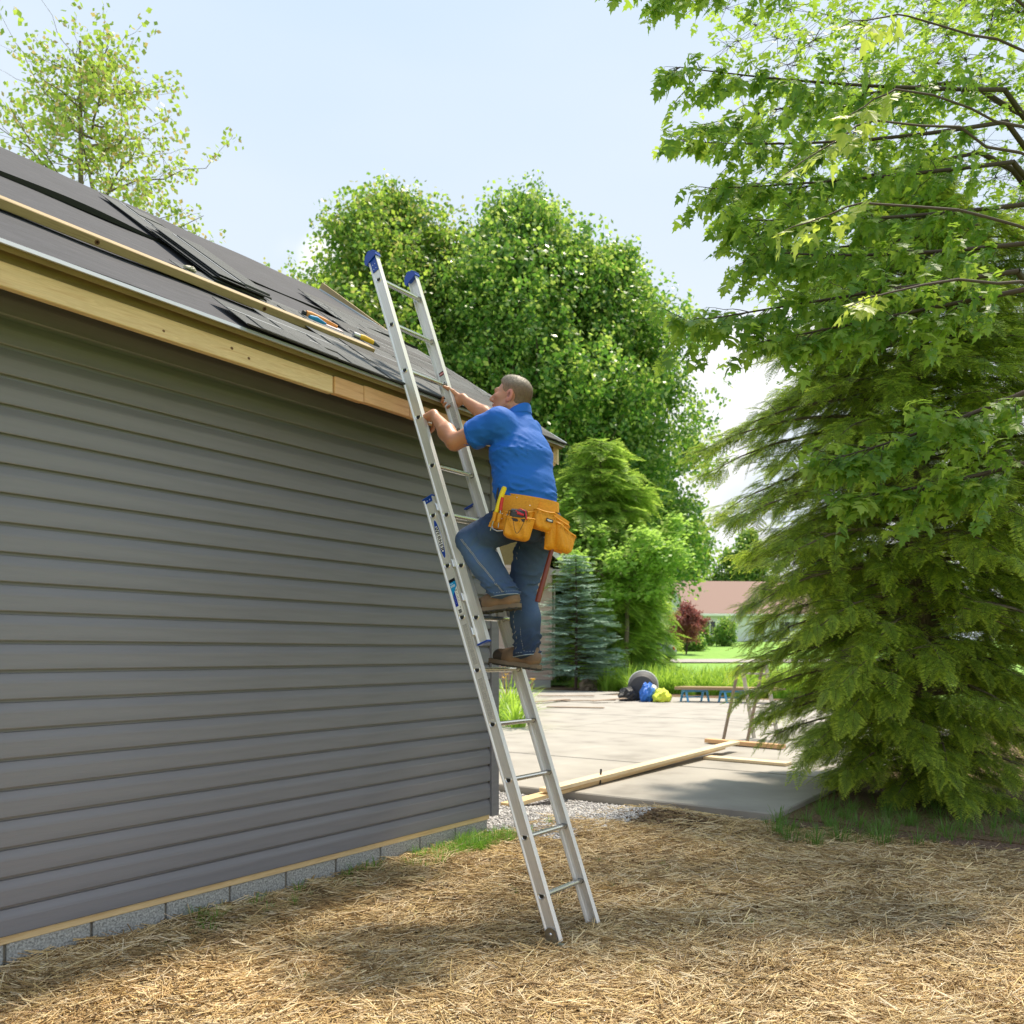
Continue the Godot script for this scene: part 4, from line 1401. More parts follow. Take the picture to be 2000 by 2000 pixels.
func ladder() -> void:
	rng.seed = 301
	var nl := Vector3(0.01052, 0, -0.99994)
	var rl := Vector3(0.99994, 0, 0.01052)
	var u := Vector3.UP * cos(BETA) + nl * sin(BETA)
	LT = Transform3D(Basis(rl, u, rl.cross(u)), Vector3(3.696, 0.242, -2.4416) - u * 0.235)
	var o := thing("extension_ladder", "silver aluminium extension ladder with blue tips leaning on the eave", "ladder")
	o.transform = LT
	var S := 0.3048
	var prof := [Vector2(-0.007, -0.036), Vector2(0.024, -0.036), Vector2(0.024, -0.032), Vector2(0.0075, -0.030), Vector2(0.003, -0.0265), Vector2(0.003, -0.013), Vector2(0.0045, -0.012), Vector2(0.003, -0.011), Vector2(0.003, 0.011), Vector2(0.0045, 0.012), Vector2(0.003, 0.013), Vector2(0.003, 0.0265), Vector2(0.0075, 0.030), Vector2(0.024, 0.032), Vector2(0.024, 0.036), Vector2(-0.007, 0.036), Vector2(-0.007, 0.0315), Vector2(-0.003, 0.029), Vector2(0.0, 0.0245), Vector2(0.0, -0.0245), Vector2(-0.003, -0.029), Vector2(-0.007, -0.0315)]
	var L0 := 0.386
	var mirrored := prof.map(func(p): return Vector2(-p.x, p.y))
	var fx := 0.0125
	var fz := 0.0803
	var LF := 0.361
	for k in 2:
		var b := MB.new()
		b.prism(prof if k == 0 else mirrored, Vector3(L0 * k, 0, 0), Vector3(1, 0, 0), Vector3(0, 0, 1), Vector3(0, 2.475, 0))
		part("base_rail", b, M.alu, o)
		b = MB.new()
		b.prism((prof if k == 0 else mirrored).map(func(p): return Vector2(p.x, p.y * 0.93)), Vector3(fx + LF * k, 1.585, fz), Vector3(1, 0, 0), Vector3(0, 0, 1), Vector3(0, 2.435, 0))
		part("fly_rail", b, M.alu, o)
	var tilt := Basis(Vector3.RIGHT, BETA)   # treads level when the ladder leans
	var rungs := []
	for i in 8: rungs.append([Vector3(0, 0.235 + i * S, 0), L0])
	for i in 8: rungs.append([Vector3(fx, 0.235 + (i + 5) * S - 0.032, fz), LF])
	var ring := func(r0: float, r1: float, x: float, t: float, b: MB) -> void:
		var p := dee(r0)
		var q := dee(r1)
		var n := p.size()
		for i in n:
			var f := func(v: Vector2, xx: float) -> Vector3: return Vector3(xx, v.y, -v.x)
			var j := (i + 1) % n
			var mid0: Vector2 = p[i].lerp(q[i], 0.5)
			var mid1: Vector2 = p[j].lerp(q[j], 0.5)
			b.quad(f.call(q[i], x), f.call(q[j], x), f.call(mid1, x - t), f.call(mid0, x - t))
			b.quad(f.call(mid0, x - t), f.call(mid1, x - t), f.call(p[j], x), f.call(p[i], x))
	for r in rungs:
		var b := MB.new()
		b.prism(dee(0.0165), Vector3(0.001, 0, 0), Vector3(0, 0, -1), Vector3(0, 1, 0), Vector3(r[1] - 0.002, 0, 0))
		for g in 5:  # grip ribs on the flat tread
			b.box(Vector3(r[1] - 0.03, 0.0012, 0.0022), Vector3(r[1] / 2, 0.0107, -0.011 + g * 0.0055))
		var o2 := part("rung", b, M.alu_rung, o, Transform3D(tilt, r[0]))
		for e in 2:
			b = MB.new()
			ring.call(0.0155, 0.0215, -0.0002, 0.0035, b)
			b.prism(dee(0.0155), Vector3(-0.0006, 0, 0), Vector3(0, 0, -1), Vector3(0, 1, 0), Vector3(0.001, 0, 0))
			var flip := Transform3D() if e == 0 else Transform3D(Basis.from_scale(Vector3(-1, 1, 1)), Vector3(r[1], 0, 0))
			var bead := part("rung_end", b, M.alu_bright, o2, flip)
			b = MB.new()
			b.prism(dee(0.0135), Vector3(-0.0012, 0, 0), Vector3(0, 0, -1), Vector3(0, 1, 0), Vector3(0.0005, 0, 0))
			part("rung_hollow", b, M.black, o2, flip)
			b = MB.new()
			ring.call(0.0165, 0.0215, -0.0055, 0.004, b)
			part("bead", b, M.alu_rung, o2, Transform3D(Basis.from_scale(Vector3(-1, 1, 1)), Vector3(0, 0, 0)) if e == 0 else Transform3D(Basis(), Vector3(r[1], 0, 0)))
	# blue tips, caps, feet
	for k in 2:
		var x := fx + LF * k
		var sx := 1.0 if k == 0 else -1.0
		var b := MB.new()
		var y := 4.02
		b.prism([Vector2(0.041, -0.012), Vector2(0.040, 0.004), Vector2(0.016, 0.030), Vector2(-0.010, 0.036), Vector2(-0.040, 0.024), Vector2(-0.055, 0.0), Vector2(-0.058, -0.022), Vector2(-0.048, -0.036), Vector2(-0.030, -0.026)], Vector3(-0.013, y, fz), Vector3(0, 0, 1), Vector3(0, 1, 0), Vector3(0.043, 0, 0))
		b.box(Vector3(0.045, 0.006, 0.026), Vector3(0.009, y + 0.037, fz - 0.012), 0.002)
		b.box(Vector3(0.045, 0.006, 0.034), Vector3(0.009, y + 0.020, fz + 0.028), 0.002, Basis(Vector3.RIGHT, 0.75))
		b.box(Vector3(0.004, 0.085, 0.046), Vector3(-0.0025, y - 0.058, fz), 0.001)
		var cap := part("rail_tip", b, M.blue_plastic, o, Transform3D(Basis.from_scale(Vector3(sx, 1, 1)), Vector3(x, 0, 0)))
		for q in 4:
			b = MB.new()
			b.ball(Vector3(-0.0048, y - 0.055 - 0.028 * (q / 2), fz - 0.009 + 0.018 * (q % 2)), Vector3(0.001, 0.0032, 0.0032), 8, 4)
			part("rivet", b, M.alu_bright, cap)
		b = MB.new()
		b.box(Vector3(0.036, 0.010, 0.076), Vector3(0.008, 2.478, 0), 0.002)
		b.box(Vector3(0.003, 0.026, 0.05), Vector3(-0.002, 2.462, 0), 0.001)
		var c2 := part("base_cap", b, M.blue_plastic, o, Transform3D(Basis.from_scale(Vector3(sx, 1, 1)), Vector3(L0 * k, 0, 0)))
		for q in 2:
			b = MB.new()
			b.ball(Vector3(-0.0042, 2.462, -0.01 + 0.02 * q), Vector3(0.001, 0.004, 0.004), 8, 4)
			part("rivet", b, M.alu_bright, c2)
		b = MB.new()
		b.box(Vector3(0.036, 0.010, 0.074), Vector3(0.008, 1.582, fz), 0.002)
		part("fly_cap", b, M.blue_plastic, o, Transform3D(Basis.from_scale(Vector3(sx, 1, 1)), Vector3(x, 0, 0)))
		b = MB.new()
		var arc := []
		for q in 13:
			var a := -0.35 + (PI + 0.7) * q / 12
			arc.append(Vector2(cos(a) * 0.034, sin(a) * 0.034))
		arc.append(Vector2(-0.036, -0.05))
		arc.append(Vector2(0.036, -0.05))
		b.prism(arc, Vector3(-0.010, 0.045, -0.006), Vector3(0, 0, 1), Vector3(0, 1, 0), Vector3(0.004, 0, 0))
		b.box(Vector3(0.05, 0.012, 0.085), Vector3(0.006, -0.008, -0.004), 0.003, Basis(Vector3.RIGHT, BETA))
		var ft := part("foot", b, M.steel, o, Transform3D(Basis.from_scale(Vector3(sx, 1, 1)), Vector3(L0 * k, 0, 0)))
		b = MB.new()
		b.ball(Vector3(-0.0115, 0.045, -0.006), Vector3(0.004, 0.010, 0.010), 10, 5)
		part("bolt", b, M.alu_bright, ft)
		for q in [2.40, 1.66, 2.06, 1.86]:
			b = MB.new()
			b.box(Vector3(0.030, 0.045, 0.010), Vector3(0.004, q, 0.0432), 0.002)
			part("guide_bracket", b, M.alu_bright, o, Transform3D(Basis.from_scale(Vector3(sx, 1, 1)), Vector3(L0 * k, 0, 0)))
		b = MB.new()
		b.box(Vector3(0.022, 0.11, 0.02), Vector3(0.028, 2.33, 0.05), 0.003)
		b.box(Vector3(0.014, 0.10, 0.012), Vector3(0.036, 2.28, 0.03), 0.003, Basis(Vector3.RIGHT, -0.5))
		b.tube([Vector3(0.03, 2.38, 0.05), Vector3(0.04, 2.36, 0.03), Vector3(0.04, 2.30, 0.02)], [0.005, 0.005, 0.005], 6)
		part("rung_lock", b, M.steel, o, Transform3D(Basis.from_scale(Vector3(sx, 1, 1)), Vector3(L0 * k, 0, 0)))
	# oval badge and printed labels on the near rail's outer face; z of each label's axes looks out of the ladder
	var outw := Basis(Vector3(0, 0, 1), Vector3(0, 1, 0), Vector3(-1, 0, 0))   # letter-right = towards climber, up = up the rail
	var down := Basis(Vector3(0, -1, 0), Vector3(0, 0, 1), Vector3(-1, 0, 0))  # reads down the rail
	var oval := func(a: float, c: float, x: float, m: Material, into: Node) -> MeshInstance3D:
		var b := MB.new()
		var pts := []
		for i in 32: pts.append(Vector2(cos(TAU * i / 32) * a * (1.0 - 0.12 * absf(sin(TAU * i / 32))), sin(TAU * i / 32) * c))
		b.prism(pts, Vector3(x, 0, 0), Vector3(0, 0, 1), Vector3(0, 1, 0), Vector3(-0.0005, 0, 0))
		return part("oval_badge" if into == o else "badge_field", b, m, into, Transform3D(Basis(), Vector3(0, 0.235 + 6.53 * S, 0)) if into == o else Transform3D())
	var bg: MeshInstance3D = oval.call(0.0195, 0.118, -0.0004, M.white, o)
	oval.call(0.0185, 0.114, -0.0010, M.blue_plastic, bg)
	oval.call(0.0165, 0.078, -0.0016, M.white, bg)
	lettering("WERNER", 0.0215, M.black, bg, Transform3D(down, Vector3(-0.0024, 0, 0)), 1.18)
	var im := Image.create_empty(64, 256, false, Image.FORMAT_RGB8)
	im.fill(Color(0.9, 0.9, 0.89))
	for y in range(0, 256):
		for x in 64:
			if y < 22: im.set_pixel(x, y, Color(0.05, 0.06, 0.12))
			elif y < 118 - x * 0.95: im.set_pixel(x, y, Color(0.05, 0.58, 0.82))
			elif y < 196 and x < 30 and y > 100 - x * 0.3: im.set_pixel(x, y, Color(0.03, 0.16, 0.62))
	for k in 9: im.fill_rect(Rect2i(36, 92 + k * 10, 5 + (k * 7) % 18, 2), Color(0.3, 0.3, 0.32))
	for k in 6: im.fill_rect(Rect2i(5, 118 + k * 11, 10 + (k * 5) % 13, 2), Color(0.6, 0.68, 0.9))
	for k in 3: im.fill_rect(Rect2i(8 + k * 9, 30, 6, 5), Color(0.9, 0.95, 1))
	for k in 16: im.fill_rect(Rect2i(14 + k * 2, 222, 1 + (k * 3) % 2, 26), Color(0.1, 0.1, 0.1))
	im.fill_rect(Rect2i(36, 204, 12, 10), Color(0.6, 0.6, 0.6))
	var lab := sticker(im, Vector2(0.044, 0.205), o, "product_label", Transform3D(outw, Vector3(-0.0008, 0.235 + 5.40 * S, 0.002)))
	lettering("250", 0.012, M.white, lab, Transform3D(Basis(), Vector3(-0.004, 0.062, 0.001)), 1.2)
	lettering("16'", 0.009, M.black, lab, Transform3D(Basis(), Vector3(0.010, 0.033, 0.001)))
	for k in 2:
		sticker(print_rows(48, 320, 76, 5 + k), Vector2(0.034, 0.235), o, "warning_label", Transform3D(outw, Vector3(-0.0008, 0.235 + [4.48, 3.46][k] * S, 0.003)))
	# labels on the inside of the far fly rail, facing the near one
	var inn := Basis(Vector3(0, 0, 1), Vector3(0, 1, 0), Vector3(-1, 0, 0))
	var dg := print_rows(64, 192, 12, 9)
	dg.fill_rect(Rect2i(0, 0, 64, 44), Color(0.08, 0.07, 0.07))
	for y in range(4, 40):
		for x in 64:
			if Vector2((x - 32) / 29.0, (y - 22) / 14.0).length() < 1.0: dg.set_pixel(x, y, Color(0.72, 0.08, 0.08))
	dg.fill_rect(Rect2i(0, 110, 64, 82), Color(0.86, 0.86, 0.85))
	dg.fill_rect(Rect2i(24, 118, 16, 26), Color(0.06, 0.06, 0.06))
	for y in 26: dg.fill_rect(Rect2i(12 + y * 20 / 26, 144 + y, 40 - 2 * (y * 20 / 26), 1), Color(0.06, 0.06, 0.06))
	var xin := fx + LF - 0.0035
	var dlab := sticker(dg, Vector2(0.042, 0.115), o, "danger_label", Transform3D(inn, Vector3(xin, 3.29, fz)))
	lettering("DANGER", 0.0062, M.white, dlab, Transform3D(Basis(), Vector3(0, 0.044, 0.001)), 1.2)
	sticker(print_rows(56, 288, 64, 12), Vector2(0.04, 0.225), o, "instruction_label", Transform3D(inn, Vector3(xin, 3.02, fz)))


# ---- loose things ----
func plank(called: String, label: String, cat: String, a: Vector3, z: Vector3, w: float, t: float, m: Material, group := "", roll := 0.0) -> Node3D:
	var o := thing(called, label, cat, Vector3.ZERO, 0, group)
	var d := z - a
	o.transform = Transform3D(basis_x(d, Vector3.UP) * Basis(Vector3.RIGHT, roll), (a + z) / 2)
	var b := MB.new()
	b.box(Vector3(d.length(), t, w), Vector3.ZERO, 0.003)
	part("plank", b, m, o)
	return o


func small_things() -> void:
	rng.seed = 401
	# long lumber from the gravel to the driveway
	plank("lumber", "long two-by-six plank lying from the gravel across the driveway edge, upper one", "lumber", cm(0.32, 0.155, 8.4), cm(3.15, 0.215, 12.3), 0.14, 0.038, M.pine_pale)
	plank("lumber", "long plank under the upper one, its end nearest the ladder", "lumber", cm(-0.05, 0.09, 7.95), cm(2.9, 0.165, 12.1), 0.14, 0.038, M.pine)
	plank("lumber", "short pale board lying flat right of the long planks, on the slab", "lumber", cm(2.55, 0.115, 11.4), cm(3.4, 0.115, 10.7), 0.19, 0.038, M.pine_pale)
	plank("lumber", "short reddish board by the stepladder's feet under the hemlock", "lumber", cm(3.0, 0.135, 13.4), cm(3.9, 0.135, 12.5), 0.14, 0.06, M.pine_orange)
	var st := MB.new()
	st.tube([cm(0.95, 0.24, 9.28), cm(0.93, 0.10, 9.2), cm(0.90, 0.02, 9.15)], [0.012, 0.012, 0.012], 5)
	tag(part("strap", st, M.black, self), "dark strap hanging over the upper long plank near its middle", "strap")
	# thin boards on the slab across the driveway
	var said := ["nearest of the thin grey boards lying on the far slab", "thin grey board in the middle of the far slab, slightly raised", "longest thin grey board at the back of the far slab", "thin board lying crosswise at the left of the far slab", "short thin board propped on another at the right of the far slab"]
	for k in 5:
		var a: Array = [[0.9, 22.2, 2.3, 21.8], [1.2, 24.8, 2.9, 24.4], [0.8, 27.5, 2.6, 27.6], [0.5, 23.6, 1.6, 25.0], [2.2, 24.0, 3.2, 24.6]][k]
		plank("thin_board", said[k], "board", cm(a[0], 0.11 + 0.012 * k, a[1]), cm(a[2], [0.11, 0.16, 0.13, 0.15, 0.2][k], a[3]), 0.2, 0.02, M.plank_grey, "thin boards on the far slab")
	# lumber on blue sawhorses at the far edge
	var blue := mat(0.12, 0.42, 0.72, 0.5)
	for k in 2:
		var hz := thing("sawhorse", ["light blue folded sawhorse under the left end of the board stack", "light blue folded sawhorse under the right end of the board stack"][k], "sawhorse", cm([5.25, 6.25][k], 0.09, [25.0, 24.6][k]), YAW + PI / 2 + 0.3)
		var b := MB.new()
		b.box(Vector3(0.78, 0.07, 0.14), Vector3(0, 0.31, 0), 0.015)
		part("top_rail", b, blue, hz)
		for e in 4:
			b = MB.new()
			b.box(Vector3(0.06, 0.34, 0.04), Vector3(-0.33 if e < 2 else 0.33, 0.15, 0.16 if e % 2 else -0.16), 0.008, Basis(Vector3.RIGHT, -0.35 if e % 2 else 0.35))
			part("leg", b, blue, hz)
		b = MB.new()
		b.box(Vector3(0.62, 0.04, 0.03), Vector3(0, 0.12, 0.17), 0.006)
		part("brace", b, blue, hz)
	for k in 9:
		var row := k % 5
		var lay := k / 5
		var off := (row - 2) * 0.152
		plank("stacked_board", ["front board in the lower layer on the blue sawhorses", "second board from the front in the lower layer on the sawhorses", "middle board in the lower layer on the blue sawhorses", "fourth board from the front in the lower layer on the sawhorses", "rear board in the lower layer on the blue sawhorses", "front board in the top layer on the blue sawhorses", "second board from the front in the top layer on the sawhorses", "third board from the front in the top layer on the sawhorses", "rear board in the top layer on the blue sawhorses"][k], "lumber", cm(4.85 + off * 0.7, 0.46 + lay * 0.042, 25.1 + off), cm(7.4 + off * 0.7 + rng.randf_range(-0.1, 0.1), 0.46 + lay * 0.042, 24.2 + off), 0.14, 0.04, [M.plank_grey, M.board_old][lay], "boards stacked on the blue sawhorses")
	# bags at the far edge
	var bag := thing("round_bag", "round dark grey pop-up bag with pale rim standing on the driveway", "bag", cm(3.85, 0.09, 25.6), YAW + PI / 2 - 0.25)
	var b := MB.new()
	b.tube([Vector3(0, 0.42, -0.16), Vector3(0, 0.42, -0.12), Vector3(0, 0.42, 0.12), Vector3(0, 0.42, 0.16)], [0.36, 0.43, 0.43, 0.38], 24)
	part("bag_body", b, mat(0.075, 0.075, 0.08, 0.7), bag, Transform3D(Basis(Vector3.RIGHT, -0.25), Vector3(0, 0, 0.05)))
	b = MB.new()
	var hoop := []
	for i in 25: hoop.append(Vector3(cos(TAU * i / 24) * 0.43, 0.42 + sin(TAU * i / 24) * 0.43, 0.165))
	b.tube(hoop, range(25).map(func(_i): return 0.02), 6, false)
	part("rim", b, M.white, bag, Transform3D(Basis(Vector3.RIGHT, -0.25), Vector3(0, 0, 0.05)))
	var lumpy := func(called: String, label: String, cat: String, at: Vector3, r: Vector3, m: Material, sd: int) -> void:
		var f := FastNoiseLite.new()
		f.seed = sd
		f.frequency = 1.6
		var q := MB.new()
		q.grid(20, 12, func(u, w):
			var d := Vector3(sin(w * PI) * cos(u * TAU), cos(w * PI), sin(w * PI) * sin(u * TAU))
			var k: float = 1.0 + 0.35 * f.get_noise_3dv(d * 1.3)
			return Vector3(d.x * r.x * k, maxf(-r.y * 0.55, d.y * r.y * k) + r.y * 0.55, d.z * r.z * k))
		var o := part(called, q, m, self, Transform3D(Basis(), at))
		tag(o, label, cat)
	lumpy.call("blue_bag", "bright blue bag slumped against the round dark bag", "bag", cm(3.88, 0.09, 24.9), Vector3(0.3, 0.34, 0.2), mat(0.03, 0.16, 0.6, 0.5), 1)
	lumpy.call("safety_vest", "fluorescent yellow vest heaped on the driveway beside the blue bag", "vest", cm(4.25, 0.09, 24.7), Vector3(0.32, 0.24, 0.24), mat(0.66, 0.75, 0.06, 0.7), 2)
	lumpy.call("black_bag", "black bag lying left of the round dark bag", "bag", cm(3.35, 0.09, 25.3), Vector3(0.28, 0.26, 0.24), mat(0.03, 0.03, 0.033, 0.6), 3)
	lumpy.call("white_sack", "small white sack lying on top of the blue bag", "bag", cm(4.02, 0.42, 25.0), Vector3(0.2, 0.1, 0.12), M.white, 4)
	lumpy.call("boulder", "pale tan boulder in the mulch bed right of the spruce trunk", "rock", cm(3.1, 0.0, 34.2), Vector3(0.6, 0.36, 0.4), tri_mat(ntex(0.05, [[0.0, 0.3, 0.25, 0.18], [1.0, 0.52, 0.45, 0.36]], 49), Vector3(2, 2, 2), 0.95), 5)
	lumpy.call("crumpled_paper", "crumpled pale scrap lying behind the left end of the toe board", "paper", roof_at(2.85, 0.93, 0.03), Vector3(0.04, 0.016, 0.03), mat(0.62, 0.58, 0.5, 0.9), 6)
	# stepladder half hidden by the hemlock
	var sl := thing("stepladder", "wooden stepladder standing on the driveway, half hidden by the hemlock", "stepladder", cm(3.85, 0.09, 13.9), YAW + 0.6)
	var pale := mat(0.5, 0.46, 0.4, 0.6)
	for e in 2:
		var sx := -0.24 + 0.48 * e
		b = MB.new()
		b.box(Vector3(0.03, 1.25, 0.07), Vector3(sx, 0.6, 0.16), 0.004, Basis(Vector3.RIGHT, -0.24))
		part("front_rail", b, pale, sl)
		b = MB.new()
		b.box(Vector3(0.03, 1.25, 0.05), Vector3(sx, 0.6, -0.24), 0.004, Basis(Vector3.RIGHT, 0.3))
		part("rear_leg", b, M.plank_grey, sl)
	for e in 4:
		b = MB.new()
		b.box(Vector3(0.46, 0.03, 0.09), Vector3(0, 0.25 + e * 0.27, 0.245 - e * 0.066), 0.004)
		part("step", b, pale, sl)
	# tools on the roof behind the toe board
	var RB := Basis(Vector3.RIGHT, UPS, NRM)
	var ft := thing("folding_saw", "orange and blue handled tool lying behind the toe board", "tool")
	ft.transform = Transform3D(RB * Basis(Vector3(0, 0, 1), -0.05).scaled(Vector3.ONE * 0.8), roof_at(3.72, 0.985, 0.048))
	b = MB.new()
	b.tube([Vector3(-0.02, 0, 0), Vector3(0.03, 0.01, 0.0), Vector3(0.16, 0.02, 0), Vector3(0.30, 0.0, 0)], [0.028, 0.032, 0.026, 0.014], 10, true, 0.7)
	part("handle", b, mat(0.62, 0.24, 0.05, 0.5), ft)
	b = MB.new()
	b.tube([Vector3(-0.05, 0.0, 0.0), Vector3(-0.02, 0, 0)], [0.022, 0.02], 8, true, 0.7)
	part("end_cap", b, M.black, ft)
	b = MB.new()
	b.tube([Vector3(-0.02, -0.062, -0.012), Vector3(0.05, -0.055, -0.008), Vector3(0.15, -0.052, -0.015)], [0.026, 0.03, 0.018], 10, true, 0.6)
	part("grip", b, mat(0.01, 0.22, 0.48, 0.5), ft)
	b = MB.new()
	b.box(Vector3(0.26, 0.07, 0.008), Vector3(0.20, -0.03, -0.012), 0.002)
	part("blade_guard", b, mat(0.62, 0.5, 0.55, 0.5), ft)
	b = MB.new()
	b.box(Vector3(0.28, 0.05, 0.003), Vector3(0.42, -0.035, -0.02), 0.001)
	part("blade", b, M.steel, ft)
	var uk := thing("utility_knife", "yellow and grey utility knife lying behind the right end of the toe board", "knife")
	uk.transform = Transform3D(RB * Basis(Vector3(0, 0, 1), -0.16).scaled(Vector3.ONE * 0.8), roof_at(4.16, 0.93, 0.048))
	b = MB.new()
	b.tube([Vector3(-0.10, 0, 0), Vector3(-0.04, 0, 0)], [0.022, 0.026], 8, true, 0.8)
	part("nose_guard", b, M.steel, uk)
	b = MB.new()
	b.tube([Vector3(0.10, 0, 0), Vector3(0.17, -0.004, -0.01)], [0.024, 0.014], 8, true, 0.8)
	part("grip", b, mat(0.06, 0.065, 0.07, 0.5), uk)
	b = MB.new()
	b.tube([Vector3(-0.04, 0, 0), Vector3(0.0, 0, 0.002), Vector3(0.10, 0, 0)], [0.026, 0.03, 0.025], 10, true, 0.8)
	part("handle", b, mat(0.72, 0.42, 0.02, 0.4), uk)
	b = MB.new()
	b.box(Vector3(0.12, 0.01, 0.006), Vector3(0.02, 0.014, 0.026), 0.001)
	part("slider", b, M.black, uk)


# ---- smooth bodies: tapered capsules and ellipsoids joined by a smooth minimum, meshed as surface nets ----
class Prim:
	var a: Vector3
	var ab: Vector3
	var inv := 0.0
	var ra := 0.0
	var dr := 0.0
	var sx := 1.0
	var k := 0.02
	var neg := false
	var ell := false
	var bi: Basis
	var r: Vector3
	var rmin := 0.0
	var lo: Vector3
	var hi: Vector3


class Field:
	var ps: Array[Prim] = []
	var cuts: Array[Plane] = []     # what lies over a plane is cut away
	var disp: Callable
	var verts := PackedVector3Array()
	var norms := PackedVector3Array()
	var idx := PackedInt32Array()

	func cone(a: Vector3, b: Vector3, ra: float, rb: float, k := 0.02, sx := 1.0, neg := false) -> void:
		var p := Prim.new()
		p.a = a
		p.sx = 1.0 / sx
		p.ab = (b - a) * Vector3(p.sx, 1, 1)
		p.inv = 1.0 / maxf(1e-9, p.ab.length_squared())
		p.ra = ra
		p.dr = rb - ra
		p.k = k
		p.neg = neg
		var m := maxf(ra, rb)
		p.lo = a.min(b) - Vector3(m * sx, m, m)
		p.hi = a.max(b) + Vector3(m * sx, m, m)
		ps.append(p)

	func ellipsoid(c: Vector3, r: Vector3, b := Basis(), k := 0.015, neg := false) -> void:
		var p := Prim.new()
		p.ell = true
		p.a = c
		p.bi = b.inverse()
		p.r = Vector3(1 / r.x, 1 / r.y, 1 / r.z)
		p.rmin = minf(r.x, minf(r.y, r.z))
		p.k = k
		p.neg = neg
		var m := maxf(r.x, maxf(r.y, r.z))
		p.lo = c - Vector3(m, m, m)
		p.hi = c + Vector3(m, m, m)
		ps.append(p)

	func at(p: Vector3, list: Array[Prim]) -> float:
		var d := 1.0
		for q in list:
			var e: float
			if q.ell:
				var l := q.bi * (p - q.a)
				var k0 := (l * q.r).length()
				var k1 := (l * q.r * q.r).length()
				e = k0 * (k0 - 1.0) / maxf(k1, 1e-6) if k0 > 0.3 else (k0 - 1.0) * q.rmin
			else:
				var v := p - q.a
				v.x *= q.sx
				var t := clampf(v.dot(q.ab) * q.inv, 0.0, 1.0)
				e = (v - q.ab * t).length() - q.ra - q.dr * t
			if q.neg:
				var h := maxf(q.k - absf(d + e), 0.0)
				d = maxf(d, -e) + h * h * 0.25 / q.k
			else:
				var h := maxf(q.k - absf(d - e), 0.0)
				d = minf(d, e) - h * h * 0.25 / q.k
		return d

	func full(p: Vector3) -> float:
		var d := at(p, ps)
		if disp.is_valid(): d += disp.call(p)
		for c in cuts: d = maxf(d, c.distance_to(p))
		return d

	func net(cell: float) -> void:
		var B := 8
		var lo := Vector3.INF
		var hi := -Vector3.INF
		for q in ps:
			if q.neg: continue
			lo = lo.min(q.lo)
			hi = hi.max(q.hi)
		lo -= Vector3.ONE * cell * 3
		hi += Vector3.ONE * cell * 3
		var size := B * cell
		var nb := Vector3i(((hi - lo) / size).ceil()) + Vector3i.ONE
		var cells := {}
		var edges: Array[PackedInt32Array] = []
		var W := 4096
		for bz in nb.z:
			for by in nb.y:
				for bx in nb.x:
					var o := lo + Vector3(bx, by, bz) * size
					var list: Array[Prim] = []
					var any := false
					for q in ps:
						var m := q.k + cell * 2.5
						if q.lo.x - m < o.x + size and q.hi.x + m > o.x and q.lo.y - m < o.y + size and q.hi.y + m > o.y and q.lo.z - m < o.z + size and q.hi.z + m > o.z:
							list.append(q)
							any = any or not q.neg
					if not any: continue
					var mid := at(o + Vector3.ONE * size * 0.5, list)
					if absf(mid) > size * 1.25 + 0.02: continue
					var n := B + 1
					var f := PackedFloat32Array()
					f.resize(n * n * n)
					var i := 0
					for z in n:
						for y in n:
							for x in n:
								var p := o + Vector3(x, y, z) * cell
								var d := at(p, list)
								if absf(d) < 0.03:
									if disp.is_valid(): d += disp.call(p)
								for c in cuts: d = maxf(d, c.distance_to(p))
								f[i] = d
								i += 1
					for z in B:
						for y in B:
							for x in B:
								var j := x + n * (y + n * z)
								var s0 := f[j] < 0
								var c8 := [f[j], f[j + 1], f[j + n], f[j + n + 1], f[j + n * n], f[j + n * n + 1], f[j + n * n + n], f[j + n * n + n + 1]]
								var neg := 0
								for q in c8:
									if q < 0: neg += 1
								if neg == 0 or neg == 8: continue
								var sum := Vector3.ZERO
								var cnt := 0
								for e in [[0, 1], [2, 3], [4, 5], [6, 7], [0, 2], [1, 3], [4, 6], [5, 7], [0, 4], [1, 5], [2, 6], [3, 7]]:
									var a: float = c8[e[0]]
									var b: float = c8[e[1]]
									if (a < 0) != (b < 0):
										var t := a / (a - b)
										var ca := Vector3(e[0] & 1, (e[0] >> 1) & 1, e[0] >> 2)
										var cb := Vector3(e[1] & 1, (e[1] >> 1) & 1, e[1] >> 2)
										sum += ca.lerp(cb, t)
										cnt += 1
								var gx := bx * B + x
								var gy_ := by * B + y
								var gz := bz * B + z
								cells[gx + W * (gy_ + W * gz)] = verts.size()
								verts.append(o + (Vector3(x, y, z) + sum / cnt) * cell)
								if s0 != (c8[1] < 0): edges.append(PackedInt32Array([gx, gy_, gz, 0, 1 if s0 else 0]))
								if s0 != (c8[2] < 0): edges.append(PackedInt32Array([gx, gy_, gz, 1, 1 if s0 else 0]))
								if s0 != (c8[4] < 0): edges.append(PackedInt32Array([gx, gy_, gz, 2, 1 if s0 else 0]))
		norms.resize(verts.size())
		norms.fill(Vector3.ZERO)
		for e in edges:
			var g := e[0] + W * (e[1] + W * e[2])
			var s1: int = [W, W * W, 1][e[3]]
			var s2: int = [W * W, 1, W][e[3]]
			var a: int = cells.get(g, -1)
			var b: int = cells.get(g - s1, -1)
			var c: int = cells.get(g - s1 - s2, -1)
			var d: int = cells.get(g - s2, -1)
			if a < 0 or b < 0 or c < 0 or d < 0: continue
			if e[4] == 0:
				var t := b
				b = d
				d = t
			# counter-clockwise a b c d seen from outside; stored clockwise
			idx.append_array([a, c, b, a, d, c])
			var nn := (verts[c] - verts[a]).cross(verts[d] - verts[b])
			norms[a] += nn
			norms[b] += nn
			norms[c] += nn
			norms[d] += nn
